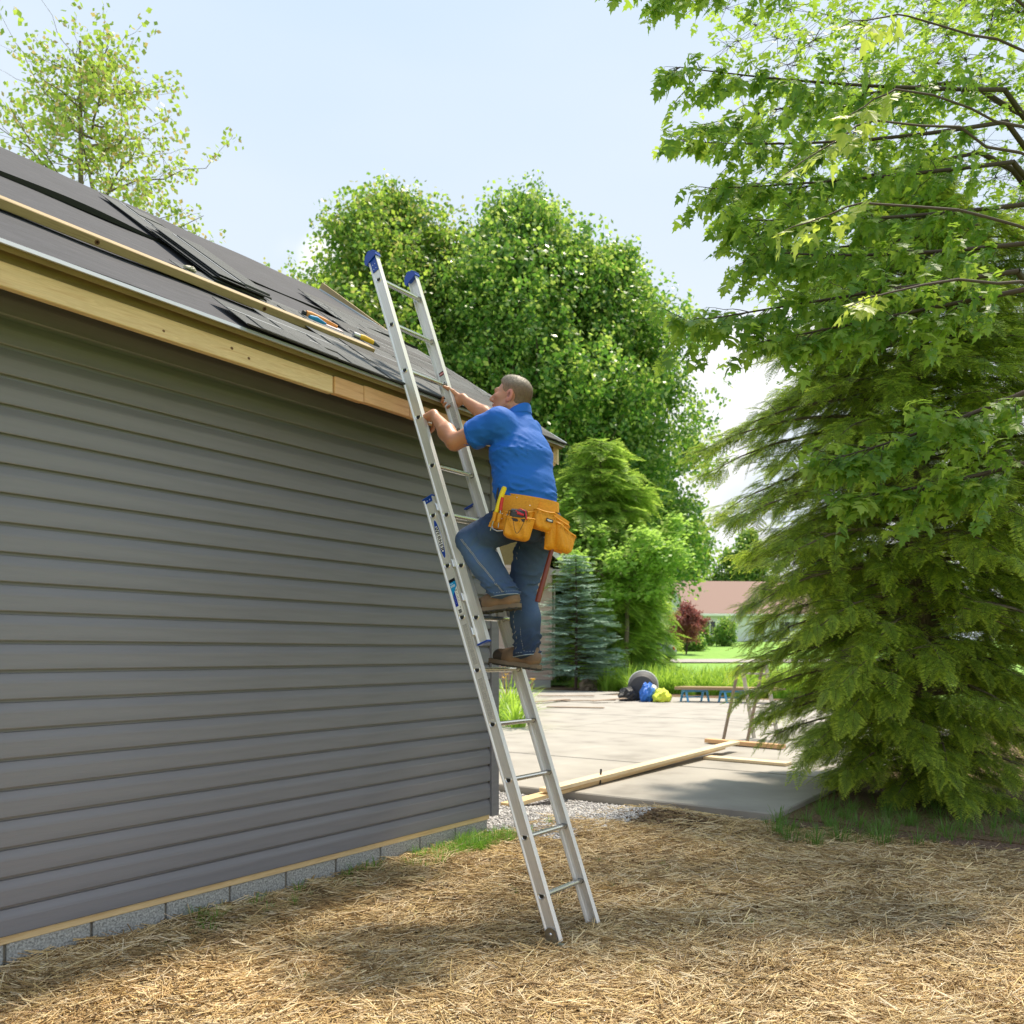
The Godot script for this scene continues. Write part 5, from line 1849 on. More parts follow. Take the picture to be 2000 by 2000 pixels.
		for i in norms.size(): norms[i] = norms[i].normalized()

	func into(mb: MB, tint: Variant, origin: Vector3) -> void:
		var first := mb.v.size()
		for i in verts.size():
			mb.v.append(verts[i] - origin)
			mb.n.append(norms[i])
			mb.c.append(tint.call(verts[i]) if tint else mb.col)
			mb.t.append(Vector2.ZERO)
		for i in idx: mb.ix.append(first + i)

	func cast(from: Vector3, dir: Vector3) -> Vector3:  # first point of the surface along a ray
		var t := 0.0
		for i in 40:
			var d := full(from + dir * t)
			if d < 0.0006 or t > 0.3: break
			t += minf(d, 0.05) * 0.8
		return from + dir * t


const ROOT := Vector3(3.88, 1.40, -2.72)
var torso: Field
var trousers: Field
var J := {}


func grip(elbow: Vector3, fine: Field, wrist: Vector3, fw: Vector3, palm: Vector3, sd: Vector3, bends: Array, thumb: Array, sc := 1.0) -> void:
	var off := [0.029, 0.0095, -0.0105, -0.029]
	var ln := [0.087, 0.091, 0.086, 0.078]
	fine.ellipsoid(wrist + fw * 0.048 * sc + palm * 0.004, Vector3(0.036, 0.044, 0.0135) * sc, Basis(sd, fw, sd.cross(fw)), 0.012)
	var fore := (elbow - wrist).normalized()
	fine.cone(wrist + fore * 0.055, wrist + fore * 0.004, 0.0292, 0.0255, 0.02)
	fine.cone(wrist, wrist + fw * 0.03 * sc, 0.0235, 0.0215, 0.025)
	for i in 4:
		var k: Vector3 = wrist + (fw * ln[i] + sd * off[i]) * sc
		fine.cone(wrist + (fw * 0.02 + sd * off[i] * 0.6) * sc, k, 0.0145 * sc, 0.0118 * sc, 0.010)
		var ang := 0.0
		var p := k
		var ph: Array = [[0.044, 0.027, 0.021], [0.048, 0.030, 0.022], [0.045, 0.028, 0.021], [0.035, 0.022, 0.019]][i]
		for j in 3:
			ang += bends[j] * (1.0 + 0.04 * (i - 1.5))
			var d := fw * cos(ang) + palm * sin(ang)
			var z: Vector3 = p + d * ph[j] * sc
			fine.cone(p, z, [0.0105, 0.0094, 0.0085][j] * sc * (0.88 if i == 3 else 1.0), [0.0094, 0.0085, 0.0072][j] * sc * (0.88 if i == 3 else 1.0), 0.004)
			p = z
	var t0 := wrist + (fw * 0.022 + sd * 0.024 + palm * 0.008) * sc
	var rad := [0.0155, 0.0125, 0.0108, 0.0085]
	var lens := [0.044, 0.034, 0.027]
	for j in 3:
		var d: Vector3 = (fw * thumb[j][0] + sd * thumb[j][1] + palm * thumb[j][2]).normalized()
		var z: Vector3 = t0 + d * lens[j] * sc
		fine.cone(t0, z, rad[j] * sc, rad[j + 1] * sc, 0.008)
		t0 = z


func person() -> void:
	var o := thing("person", "man in blue polo shirt and jeans climbing the ladder, short greying hair", "person", ROOT)
	J = {"pel": Vector3(3.88, 2.235, -2.625), "sp1": Vector3(3.88, 2.36, -2.668), "sp2": Vector3(3.88, 2.55, -2.695), "sp3": Vector3(3.885, 2.67, -2.712), "neck": Vector3(3.885, 2.775, -2.715),
		"shL": Vector3(3.705, 2.695, -2.72), "elL": Vector3(3.662, 2.622, -2.985), "shR": Vector3(4.055, 2.725, -2.775), "elR": Vector3(4.125, 2.835, -3.05),
		"hipL": Vector3(3.785, 2.205, -2.635), "knL": Vector3(3.755, 2.095, -2.945), "anL": Vector3(3.78, 1.765, -2.718), "hipR": Vector3(3.975, 2.205, -2.640), "knR": Vector3(3.98, 1.84, -2.768), "anR": Vector3(3.965, 1.455, -2.712)}
	J.wrL = LT * Vector3(0.052, 2.930, 0.160)
	J.wrR = LT * Vector3(0.408, 3.135, 0.150)
	var H := Vector3(3.878, 2.873, -2.757)
	var HB := Basis(Vector3.UP, 0.30) * Basis(Vector3.RIGHT, 0.27)
	var skin := func(p: Vector3) -> Color:
		var r := 1.0 + 0.10 * lump.get_noise_3d(p.x * 900, p.y * 900, p.z * 900)
		var l := HB.inverse() * (p - H)
		var c := Color(0.46, 0.205, 0.112)
		if p.y > 2.79 and p.z > -2.95: c = Color(0.50, 0.22, 0.135)
		if l.length() < 0.14 and absf(l.x) > 0.073 and absf(l.y) < 0.05 and l.z > -0.02 and l.z < 0.05: c = Color(0.55, 0.20, 0.14)
		if absf(absf(l.x) - 0.083) < 0.008 and Vector2((l.y - 0.0) / 0.016, (l.z - 0.010) / 0.009).length() < 1.0: c = Color(0.30, 0.10, 0.065)
		if l.length() < 0.14 and l.z < -0.08 and l.y < -0.052 and l.y > -0.078: c = Color(0.48, 0.19, 0.15)
		if l.length() < 0.16 and l.z < -0.03 and l.y < -0.07: c = c.lerp(Color(0.40, 0.23, 0.16), 0.4)
		if l.length() < 0.13 and l.z < -0.073 and absf(absf(l.x) - 0.032) < 0.013 and l.y > 0.022 and l.y < 0.032: c = Color(0.24, 0.15, 0.09)
		return Color(c.r * r, c.g * r, c.b * r)
	# body under the clothes, arms and neck
	var body := Field.new()
	body.cone(J.pel, J.sp1, 0.105, 0.10, 0.04, 1.3)
	body.cone(J.sp1, J.sp2, 0.10, 0.115, 0.04, 1.35)
	body.cone(J.sp2, J.sp3, 0.115, 0.085, 0.04, 1.4)
	body.cone(J.shL, J.shR, 0.055, 0.055, 0.04)
	body.cone(J.sp3, J.neck, 0.07, 0.062, 0.03)
	body.cone(J.neck, H + HB * Vector3(0, -0.035, 0.025), 0.062, 0.058, 0.02)
	for s in ["L", "R"]:
		var sh: Vector3 = J["sh" + s]
		var el: Vector3 = J["el" + s]
		var wr: Vector3 = J["wr" + s]
		body.cone(sh, sh.lerp(el, 0.45), 0.062, 0.055, 0.03)
		body.cone(sh.lerp(el, 0.45), el, 0.055, 0.043, 0.02)
		body.cone(el, el.lerp(wr, 0.35), 0.045, 0.049, 0.02)
		body.cone(el.lerp(wr, 0.35), wr, 0.048, 0.0245, 0.02)
		body.cone(J["hip" + s], J["kn" + s], 0.075, 0.052, 0.03)
		body.cone(J["kn" + s], J["an" + s], 0.05, 0.036, 0.02)
	body.net(0.0115)
	var mb := MB.new()
	body.into(mb, skin, ROOT)
	# hands, each with a fine grid of its own
	var hl := Field.new()
	var zf := -LT.basis.z
	var fL := (zf * 0.98 + LT.basis.y * 0.16).normalized()
	var pL := (-LT.basis.y - fL * (-LT.basis.y).dot(fL)).normalized()
	grip(J.elL, hl, J.wrL, fL, pL, LT.basis.x, [0.95, 1.25, 0.7], [[0.5, 0.6, 0.5], [0.85, 0.25, 0.6], [0.8, -0.3, 0.7]])
	hl.net(0.0034)
	hl.into(mb, skin, ROOT)
	var hr := Field.new()
	var fR := (zf * 0.98 + LT.basis.y * 0.1).normalized()
	var pR := (-LT.basis.x + LT.basis.z * 0.05).normalized()
	grip(J.elR, hr, J.wrR, fR, (pR - fR * pR.dot(fR)).normalized(), fR.cross(pR).normalized(), [0.9, 1.1, 0.8], [[0.45, 0.75, 0.5], [0.3, 0.5, 0.9], [0.2, 0.25, 1.0]])
	hr.net(0.0034)
	hr.into(mb, skin, ROOT)
	# head
	var hd := Field.new()
	var E := func(c: Vector3, r: Vector3, k := 0.012, neg := false, b := Basis()) -> void: hd.ellipsoid(H + HB * c, r, HB * b, k, neg)
	var C := func(a: Vector3, b: Vector3, ra: float, rb: float, k := 0.012) -> void: hd.cone(H + HB * a, H + HB * b, ra, rb, k)
	E.call(Vector3(0, 0.030, 0.012), Vector3(0.075, 0.083, 0.095))
	E.call(Vector3(0, -0.028, -0.034), Vector3(0.062, 0.078, 0.060), 0.025)
	for s in [-1.0, 1.0]:
		C.call(Vector3(s * 0.052, -0.048, 0.004), Vector3(s * 0.016, -0.098, -0.068), 0.022, 0.019, 0.018)
		E.call(Vector3(s * 0.046, -0.014, -0.060), Vector3(0.022, 0.018, 0.022), 0.018)
		E.call(Vector3(s * 0.032, 0.004, -0.099), Vector3(0.017, 0.012, 0.015), 0.010, true)
		E.call(Vector3(s * 0.032, 0.003, -0.078), Vector3(0.0125, 0.0125, 0.0125), 0.002)
		C.call(Vector3(s * 0.011, -0.034, -0.099), Vector3(s * 0.008, -0.034, -0.103), 0.0095, 0.008, 0.006)
		var tilt := Basis(Vector3.UP, s * 0.42) * Basis(Vector3.RIGHT, -0.18)
		E.call(Vector3(s * 0.0795, -0.002, 0.016), Vector3(0.0075, 0.0330, 0.0205), 0.006, false, tilt)
		E.call(Vector3(s * 0.0770, -0.029, 0.006), Vector3(0.0075, 0.0130, 0.0105), 0.008, false, tilt)
		E.call(Vector3(s * 0.0880, 0.001, 0.010), Vector3(0.0075, 0.0180, 0.0095), 0.004, true, tilt)
	C.call(Vector3(-0.034, 0.021, -0.083), Vector3(0.034, 0.021, -0.083), 0.0125, 0.0125, 0.014)
	C.call(Vector3(0, 0.014, -0.090), Vector3(0, -0.027, -0.114), 0.0085, 0.0125, 0.010)
	E.call(Vector3(0, -0.102, -0.072), Vector3(0.024, 0.018, 0.020), 0.018)
	E.call(Vector3(0, -0.058, -0.090), Vector3(0.025, 0.0062, 0.010), 0.006)
	E.call(Vector3(0, -0.072, -0.087), Vector3(0.022, 0.0070, 0.010), 0.006)
	E.call(Vector3(0, -0.0645, -0.102), Vector3(0.024, 0.0018, 0.008), 0.003, true)
	C.call(Vector3(0, -0.035, 0.025), HB.inverse() * (J.neck - H), 0.058, 0.062, 0.02)
	hd.net(0.0042)
	hd.into(mb, skin, ROOT)
	var sm := StandardMaterial3D.new()
	sm.vertex_color_use_as_albedo = true
	sm.roughness = 0.48
	sm.subsurf_scatter_enabled = true
	sm.subsurf_scatter_strength = 0.08
	part("body", mb, sm, o)
	# cropped hair
	var hair := Field.new()
	hair.ellipsoid(H + HB * Vector3(0, 0.031, 0.013), Vector3(0.0785, 0.0895, 0.099), HB, 0.01)
	hair.ellipsoid(H + HB * Vector3(0, 0.085, -0.022), Vector3(0.050, 0.034, 0.056), HB, 0.02)
	hair.ellipsoid(H + HB * Vector3(0, -0.030, 0.052), Vector3(0.060, 0.052, 0.052), HB, 0.02)
	hair.disp = func(p: Vector3) -> float:
		var l := HB.inverse() * (p - H)
		var zf2 := lerpf(-0.042, -0.084, smoothstep(0.045, 0.085, l.y)) - 0.006 * lump.get_noise_3d(p.x * 4000, p.y * 4000, p.z * 4000)
		var yb := lerpf(-0.004, -0.078, smoothstep(0.022, 0.060, l.z))
		var side := maxf(zf2 - l.z, yb - l.y)
		var ear := 0.030 - Vector2(l.y + 0.004, l.z - 0.012).length() if absf(l.x) > 0.05 else -1.0
		return maxf(maxf(side, ear) * 1.2, 0.0) + 0.0012 * lump.get_noise_3d(p.x * 6000, p.y * 6000, p.z * 6000) + lerpf(0.0025, -0.001, smoothstep(0.02, 0.09, l.y))
	hair.net(0.0036)
	var hm := MB.new()
	hair.into(hm, func(p: Vector3) -> Color:
		var l := HB.inverse() * (p - H)
		var t := smoothstep(0.035, 0.10, l.y)
		var c := Color(0.165, 0.095, 0.055).lerp(Color(0.215, 0.18, 0.145), t)
		c = c.lerp(Color(0.10, 0.06, 0.033), smoothstep(0.02, 0.09, l.z) * (1.0 - t) * 0.7)
		c = c.lerp(Color(0.34, 0.19, 0.11), smoothstep(0.0, -0.05, l.z) * (1 - t) * 0.6)
		var yb := lerpf(-0.004, -0.078, smoothstep(0.022, 0.060, l.z))
		c = c.lerp(Color(0.36, 0.19, 0.11), 0.75 * smoothstep(0.055, 0.0, l.y - yb) * (1.0 - t))
		var r := 1.0 + 0.5 * lump.get_noise_3d(p.x * 9000, p.y * 9000, p.z * 9000)
		return Color(c.r * r, c.g * r, c.b * r), ROOT)
	rng.seed = 601
	for i in 2600:  # short upright strands over the top and back
		var k := rng.randi() % hair.verts.size()
		var p := hair.verts[k]
		var l := HB.inverse() * (p - H)
		if l.y < 0.03 and l.z < 0.03: continue
		if hair.norms[k].dot(HB * l) < 0: continue
		var ln := lerpf(0.002, 0.006, smoothstep(0.02, 0.1, l.y)) * rng.randf_range(0.5, 1.3)
		var d := (hair.norms[k] + HB * Vector3(0, 0.3, -0.35) + rdir() * 0.3).normalized()
		var w := d.cross(rdir()).normalized() * 0.0006
		var g := rng.randf_range(0.6, 1.3)
		hm.col = Color(0.34 * g, 0.31 * g, 0.27 * g) if l.y > 0.06 else Color(0.17 * g, 0.11 * g, 0.065 * g)
		hm.tri(p - w - ROOT, p + w - ROOT, p + d * ln - ROOT)
	var hmat := StandardMaterial3D.new()
	hmat.vertex_color_use_as_albedo = true
	hmat.roughness = 0.6
	part("hair", hm, hmat, o)
	clothes(o, H, HB)


func clothes(o: Node3D, H: Vector3, HB: Basis) -> void:
	# blue polo shirt
	torso = Field.new()
	torso.cone(Vector3(3.88, 2.24, -2.648), Vector3(3.88, 2.37, -2.672), 0.142, 0.142, 0.05, 1.30)
	torso.cone(Vector3(3.88, 2.37, -2.672), Vector3(3.88, 2.55, -2.695), 0.142, 0.140, 0.05, 1.34)
	torso.cone(Vector3(3.88, 2.55, -2.695), Vector3(3.885, 2.665, -2.705), 0.140, 0.100, 0.05, 1.42)
	torso.cone(J.shL, J.shR, 0.072, 0.070, 0.05)
	torso.cone(J.sp3, J.neck, 0.088, 0.070, 0.03)
	for s in ["L", "R"]:
		var sh: Vector3 = J["sh" + s]
		var el: Vector3 = J["el" + s]
		torso.cone(sh, sh.lerp(el, 0.74), 0.080, 0.066, 0.035)
		torso.cone(sh.lerp(el, 0.35), sh.lerp(el, 0.74) - Vector3(0, 0.014, 0), 0.070, 0.062, 0.03)
	var dl: Vector3 = (J.elL - J.shL).normalized()
	var dr: Vector3 = (J.elR - J.shR).normalized()
	var cut_l: Vector3 = J.shL.lerp(J.elL, 0.62)
	var cut_r: Vector3 = J.shR.lerp(J.elR, 0.6)
	var hemn := Vector3(0, -1, -0.18).normalized()
	var hem_at := Vector3(3.88, 2.265, -2.66)
	var ncut := Plane(Vector3(0.0, 0.94, -0.33).normalized(), Vector3(3.885, 2.792, -2.70))
	torso.cuts = [Plane(hemn, hem_at)]
	torso.disp = func(p: Vector3) -> float:
		var d := 0.0
		# sleeve ends, neck opening
		if p.z < -2.80:
			if p.x < 3.80: d = maxf(0.0, (p - cut_l).dot(dl)) * 2.0
			elif p.x > 3.98: d = maxf(0.0, (p - cut_r).dot(dr)) * 2.0
		d += maxf(0.0, ncut.distance_to(p)) * 2.0
		# folds: drawn from the armpit across the back, and gathered over the belt
		var u := (p.z + 2.86) * 0.9 + (p.x - 3.7) * 0.45
		var v := p.y - 2.58 + 0.20 * u
		var w := lump.get_noise_3d(p.x * 160, p.y * 320 + u * 120, p.z * 160)
		var arm := exp(-pow((p.y - 2.585) / 0.085, 2.0)) * exp(-maxf(0.0, u) * 3.0)
		d -= 0.010 * arm * (pow(1.0 - absf(soft.get_noise_2d(u * 520.0, v * 2600.0 + w * 60.0)), 5.0) - 0.2)
		d -= 0.003 * (pow(1.0 - absf(soft.get_noise_2d(u * 420.0 + 90.0, (p.y + 0.35 * u) * 1900.0 + w * 80.0)), 7.0) - 0.1)
		var low := smoothstep(2.44, 2.31, p.y)
		d -= 0.011 * low * (pow(1.0 - absf(soft.get_noise_2d(u * 480.0 + 30.0, p.y * 1900.0 + u * 500.0 + w * 120.0)), 4.0) - 0.2)
		var diag := exp(-pow((p.y - 2.44 - 0.5 * u + 0.04) / 0.05, 2.0))
		d -= 0.007 * diag * (pow(1.0 - absf(soft.get_noise_2d(u * 380.0 + 60.0, (p.y + 0.7 * u) * 1500.0)), 5.0) - 0.2)
		d -= 0.0028 * soft.get_noise_3d(p.x * 500, p.y * 900, p.z * 500)
		return d
	torso.net(0.0078)
	var mb := MB.new()
	torso.into(mb, null, ROOT)
	var cloth := tri_mat(ntex(0.2, [[0.0, 0.001, 0.088, 0.40], [0.5, 0.001, 0.112, 0.49], [1.0, 0.001, 0.134, 0.57]], 50, 3), Vector3(6, 6, 6), 0.75, false, ntex(0.35, [], 51, 2), 0.06)
	cloth.rim_enabled = true
	cloth.rim = 0.05
	cloth.rim_tint = 0.6
	var shirt := part("shirt", mb, cloth, o)
	# collar: a folded band round the neck
	mb = MB.new()
	var nc := Vector3(3.884, 2.788, -2.716)
	var low := []
	var top := []
	for i in 41:
		var a := TAU * i / 40
		var out := Vector3(cos(a), 0, sin(a))
		top.append(nc + out * 0.0645 + Vector3(0, 0.012 + 0.35 * sin(a) * 0.0645 + 0.008 * sin(a), 0))
		var hit := torso.cast(nc + out * 0.15 + Vector3(0, -0.016 + 0.35 * sin(a) * 0.07, 0), -(out + Vector3(0, 0.2, 0)).normalized())
		var far := Vector2(hit.x - nc.x, hit.z - nc.z).length()
		if far < 0.06 or far > 0.105 or (hit - nc).dot(out) < 0.0: hit = nc + out * 0.086 + Vector3(0, -0.024 + 0.35 * sin(a) * 0.07, 0)
		low.append(hit + out * 0.003)
	mb.grid(40, 6, func(u, w):
		var i := mini(int(u * 40.0), 39)
		var f: float = u * 40.0 - i
		return (top[i] as Vector3).lerp(top[i + 1], f).lerp((low[i] as Vector3).lerp(low[i + 1], f), w) + Vector3(0, 0.010 * sin(w * PI), 0) - ROOT)
	part("collar", mb, cloth, shirt)
	for s in 2:  # sleeve hems
		var c: Vector3 = cut_l if s == 0 else cut_r
		var d := dl if s == 0 else dr
		var b := basis_y(d)
		var pts := []
		for i in 29:
			var a := TAU * i / 28
			var out := b.x * cos(a) + b.z * sin(a)
			pts.append(torso.cast(c - d * 0.016 + out * 0.13, -out) - ROOT)
		mb = MB.new()
		for i in 28:
			if pts[i].distance_to(pts[i + 1]) < 0.035 and (pts[i] + ROOT).distance_to(c) < 0.105: mb.tube([pts[i], pts[i + 1]], [0.0028, 0.0028], 5, false)
		part("sleeve_hem", mb, cloth, shirt)
	# jeans
	trousers = Field.new()
	trousers.cone(Vector3(3.88, 2.31, -2.655), Vector3(3.88, 2.20, -2.640), 0.128, 0.125, 0.04, 1.30)
	for s in ["L", "R"]:
		trousers.cone(J["hip" + s] + Vector3(0, -0.01, 0.012), J["kn" + s], 0.104, 0.082, 0.035)
	trousers.ellipsoid(Vector3(3.80, 2.16, -2.575), Vector3(0.078, 0.095, 0.068), Basis(), 0.05)
	trousers.ellipsoid(Vector3(3.965, 2.15, -2.58), Vector3(0.078, 0.105, 0.068), Basis(), 0.05)
	trousers.cone(J.knL + Vector3(0, -0.004, 0.0), J.knL.lerp(J.anL, 0.4), 0.082, 0.084, 0.015)
	trousers.cone(J.knL.lerp(J.anL, 0.4), J.anL + Vector3(0, 0.015, 0), 0.084, 0.068, 0.02)
	trousers.cone(J.knR, J.knR.lerp(J.anR, 0.45) + Vector3(0, 0, 0.012), 0.082, 0.080, 0.03)
	trousers.cone(J.knR.lerp(J.anR, 0.45) + Vector3(0, 0, 0.012), J.anR + Vector3(0, 0.0, 0.004), 0.080, 0.070, 0.03)
	var cuffl := Plane(Vector3(0.0, -0.96, 0.10).normalized(), J.anL + Vector3(0, 0.018, 0.0))
	var cuffr := Plane(Vector3(0.0, -0.98, 0.13).normalized(), J.anR + Vector3(0, 0.008, 0.0))
	trousers.cuts = [Plane(Vector3(0, 1, 0.18).normalized(), Vector3(3.88, 2.315, -2.66))]
	trousers.disp = func(p: Vector3) -> float:
		var d := 0.0
		if p.y < 1.9 and p.x < 3.868: d = maxf(0.0, cuffl.distance_to(p)) * 2.0
		elif p.y < 1.6: d = maxf(0.0, cuffr.distance_to(p)) * 2.0
		var w := lump.get_noise_3d(p.x * 220, p.y * 220, p.z * 220)
		if p.x < 3.868:
			var kn := exp(-pow((p - Vector3(3.76, 2.06, -2.90)).length() / 0.10, 2.0))
			d -= 0.020 * kn * (pow(1.0 - absf(soft.get_noise_2d(p.x * 700.0 + p.y * 300.0, (p.y * 0.8 - p.z) * 1700.0)), 4.0) - 0.25)
			var cf := smoothstep(1.93, 1.83, p.y) * smoothstep(1.78, 1.80, p.y)
			d -= 0.019 * cf * (pow(1.0 - absf(soft.get_noise_2d(p.x * 500.0 + p.z * 500.0, p.y * 2100.0 + p.z * 700.0)), 4.0) - 0.25)
			var hp := exp(-pow((p - Vector3(3.75, 2.17, -2.75)).length() / 0.10, 2.0))
			d -= 0.017 * hp * (pow(1.0 - absf(soft.get_noise_2d(p.y * 600.0 - p.z * 300.0, p.z * 1600.0 + p.y * 900.0)), 4.0) - 0.25)
		else:
			var cf := smoothstep(1.66, 1.54, p.y)
			d -= 0.019 * cf * (pow(1.0 - absf(soft.get_noise_2d(p.x * 500.0 + p.z * 400.0, p.y * 1900.0 - p.z * 800.0)), 4.0) - 0.25)
			var kn := exp(-pow((p.y - 1.85) / 0.10, 2.0))
			d -= 0.014 * kn * (pow(1.0 - absf(soft.get_noise_2d(p.x * 500.0 + p.z * 300.0, p.y * 1500.0 + p.z * 900.0)), 4.0) - 0.25)
			var th := exp(-pow((p.y - 2.05) / 0.09, 2.0))
			d -= 0.015 * th * (pow(1.0 - absf(soft.get_noise_2d(p.x * 400.0 - p.z * 400.0, p.y * 1100.0 + p.z * 1300.0)), 5.0) - 0.2)
		return d - 0.004 * soft.get_noise_3d(p.x * 600, p.y * 900, p.z * 600)
	trousers.net(0.0088)
	mb = MB.new()
	trousers.into(mb, func(p: Vector3) -> Color:  # worn paler on the thighs and knees, darker in the creases of the seat
		var fade := exp(-pow((p - Vector3(3.70, 1.98, -2.92)).length() / 0.16, 2.0)) * 0.9 + exp(-pow((p.y - 1.75) / 0.22, 2.0)) * 0.55
		fade += 0.45 * lump.get_noise_3d(p.x * 300, p.y * 150, p.z * 300)
		var c := Color(0.022, 0.042, 0.092).lerp(Color(0.095, 0.175, 0.345), clampf(fade, 0, 1))
		return Color(c.r, c.g, c.b), ROOT)
	var denim := tri_mat(ntex(0.3, [[0.0, 0.45, 0.45, 0.48], [0.5, 0.95, 0.95, 0.95], [1.0, 1.0, 1.0, 1.0]], 52, 3), Vector3(7, 7, 7), 0.9, false, ntex(0.4, [], 53, 2), 0.12)
	denim.vertex_color_use_as_albedo = true
	var jeans := part("jeans", mb, denim, o)
	var thread := mat(0.42, 0.40, 0.34, 0.8)
	var fray := mat(0.30, 0.36, 0.42, 0.9)
	var stitch := func(path: Array, dirs: Array, called: String, rad: float, m: Material, dashed: bool) -> void:
		var b := MB.new()
		var pts := []
		for i in path.size(): pts.append(trousers.cast(path[i] + dirs[i] * (0.16 if called != "hem" else 0.088), -dirs[i]) - ROOT)
		if dashed:
			for i in range(0, pts.size() - 1, 2):
				if pts[i].distance_to(pts[i + 1]) < 0.03: b.tube([pts[i], pts[i + 1]], [rad, rad], 4)
		else:
			for i in pts.size() - 1:
				if pts[i].distance_to(pts[i + 1]) < 0.03: b.tube([pts[i], pts[i + 1]], [rad, rad], 4)
		part(called, b, m, jeans)
	for s in 2:  # seams down the outside, and the worn hems
		var kn: Vector3 = J.knL if s == 0 else J.knR
		var an: Vector3 = J.anL if s == 0 else J.anR
		for e in 2:
			var path := []
			var dirs := []
			for i in 56:
				var u := i / 55.0
				path.append(kn.lerp(an + Vector3(0, 0.035, 0), u))
				var side := Vector3(-0.9, 0, 0.30 - 0.09 * e) if s == 0 else Vector3(-0.9, 0, 0.35)
				dirs.append((side + Vector3(0, 0, -0.25 * (1 - u) if s == 0 else 0.15 * sin(u * 6.0))).normalized())
			if s == 0 or e == 0: stitch.call(path, dirs, "seam", 0.0013, thread, s == 1)
		for e in 2:
			var path := []
			var dirs := []
			for i in 61:
				var a := TAU * i / 60
				dirs.append(Vector3(cos(a), 0, sin(a)))
				var base := an + Vector3(0, 0.024 if s == 0 else 0.014, 0)
				var pl := cuffl if s == 0 else cuffr
				var h := -(pl.distance_to(base + dirs[i] * 0.07) + 0.003 + 0.016 * e) / pl.normal.y
				path.append(base + Vector3(0, h * 1.0, 0))
			stitch.call(path, dirs, "hem", 0.0028 if e == 0 else 0.0014, fray, e == 1)
	var pathf := []
	var dirf := []
	for i in 40:
		var u := i / 39.0
		pathf.append(Vector3(3.93, lerpf(2.06, 1.50, u), lerpf(-2.66, -2.70, u)))
		dirf.append(Vector3(-0.55, 0, -0.8).normalized())
	stitch.call(pathf, dirf, "inner_seam", 0.0012, thread, true)
	# boots
	for s in 2:
		var heel: Vector3 = Vector3(3.785, 1.712, -2.640) if s == 0 else Vector3(3.962, 1.384, -2.632)
		var toe: Vector3 = Vector3(3.772, 1.689, -2.952) if s == 0 else Vector3(3.955, 1.420, -2.962)
		var b := Basis(Vector3.RIGHT, (heel - toe).normalized().cross(Vector3.RIGHT) * -1, (heel - toe).normalized())
		b = Basis(Vector3.RIGHT, -(Vector3.RIGHT.cross((heel - toe).normalized())), (heel - toe).normalized()).orthonormalized()
		var L := (heel - toe).length()
		var f := func(x: float, y: float, z: float) -> Vector3: return heel + b.x * x + b.y * y + b.z * (-z)   # z runs from heel to toe
		var q := Field.new()
		q.cone(f.call(0, 0.075, 0.055), f.call(0, 0.118, 0.080), 0.042, 0.044, 0.02)
		q.cone(f.call(0, 0.055, 0.045), f.call(0, 0.055, L * 0.55), 0.040, 0.040, 0.03)
		q.cone(f.call(0, 0.105, 0.07), f.call(0, 0.062, L * 0.6), 0.036, 0.036, 0.03)
		q.cone(f.call(0, 0.055, L * 0.55), f.call(0.004, 0.05, L - 0.055), 0.045, 0.041, 0.03)
		q.cuts = [Plane(-b.y, heel + b.y * 0.024)]
		q.disp = func(p: Vector3) -> float: return -0.0016 * lump.get_noise_3d(p.x * 900, p.y * 900, p.z * 900)
		q.net(0.0066)
		var up := MB.new()
		q.into(up, func(p: Vector3) -> Color:
			var z := -(p - heel).dot(b.z)
			var y := (p - heel).dot(b.y)
			var c := Color(0.20, 0.125, 0.075)
			if z > L * 0.70 and y < 0.088 - 0.3 * absf(z - L * 0.86): c = Color(0.055, 0.042, 0.034)
			if z < L * 0.33 and y > 0.05: c = Color(0.16, 0.10, 0.062)
			var r := 1.0 + 0.5 * lump.get_noise_3d(p.x * 500, p.y * 500, p.z * 500)
			return Color(c.r * r, c.g * r, c.b * r), ROOT)
		var lm := StandardMaterial3D.new()
		lm.vertex_color_use_as_albedo = true
		lm.roughness = 0.7
		var boot := part("boot", up, lm, o)
		var outl := []
		for i in 28:
			var a := TAU * i / 28
			var z := L * 0.5 - cos(a) * L * 0.53
			var wd := lerpf(0.040, 0.049, smoothstep(0.1, 0.75, z / L))
			outl.append(Vector2(sin(a) * wd * (1.0 - 0.14 * exp(-pow((z / L - 0.42) / 0.14, 2.0))) / maxf(0.55, pow(absf(sin(a)), 0.35)), z))
		var sb := MB.new()
		sb.prism(outl, f.call(0, 0.010, 0) - ROOT, b.x, -b.z, b.y * 0.022)
		part("midsole", sb, mat(0.17, 0.13, 0.095, 0.85), boot)
		sb = MB.new()
		for i in 9:
			var z := 0.012 + i * (L - 0.03) / 8.6
			if i == 3: continue
			var wd := lerpf(0.072, 0.088, smoothstep(0.1, 0.7, z / L)) * (0.7 if i == 8 or i == 0 else 1.0)
			sb.box(Vector3(wd, 0.014, 0.021), f.call(0, 0.006, z) - ROOT, 0.003, b)
		sb.prism(outl.map(func(p): return p * Vector2(0.97, 1.0)), f.call(0, 0.0055, 0) - ROOT, b.x, -b.z, b.y * 0.006)
		part("sole", sb, mat(0.045, 0.042, 0.036, 0.9), boot)
		sb = MB.new()
		for i in 4:
			var z := L * 0.42 + i * 0.022
			var h := 0.138 - 0.26 * (z - 0.06) 
			sb.tube([f.call(-0.022, h - 0.008, z) - ROOT, f.call(0, h + 0.001, z + 0.004) - ROOT, f.call(0.022, h - 0.008, z) - ROOT], [0.0025, 0.0025, 0.0025], 5)
		part("lace", sb, mat(0.3, 0.22, 0.12, 0.9), boot)


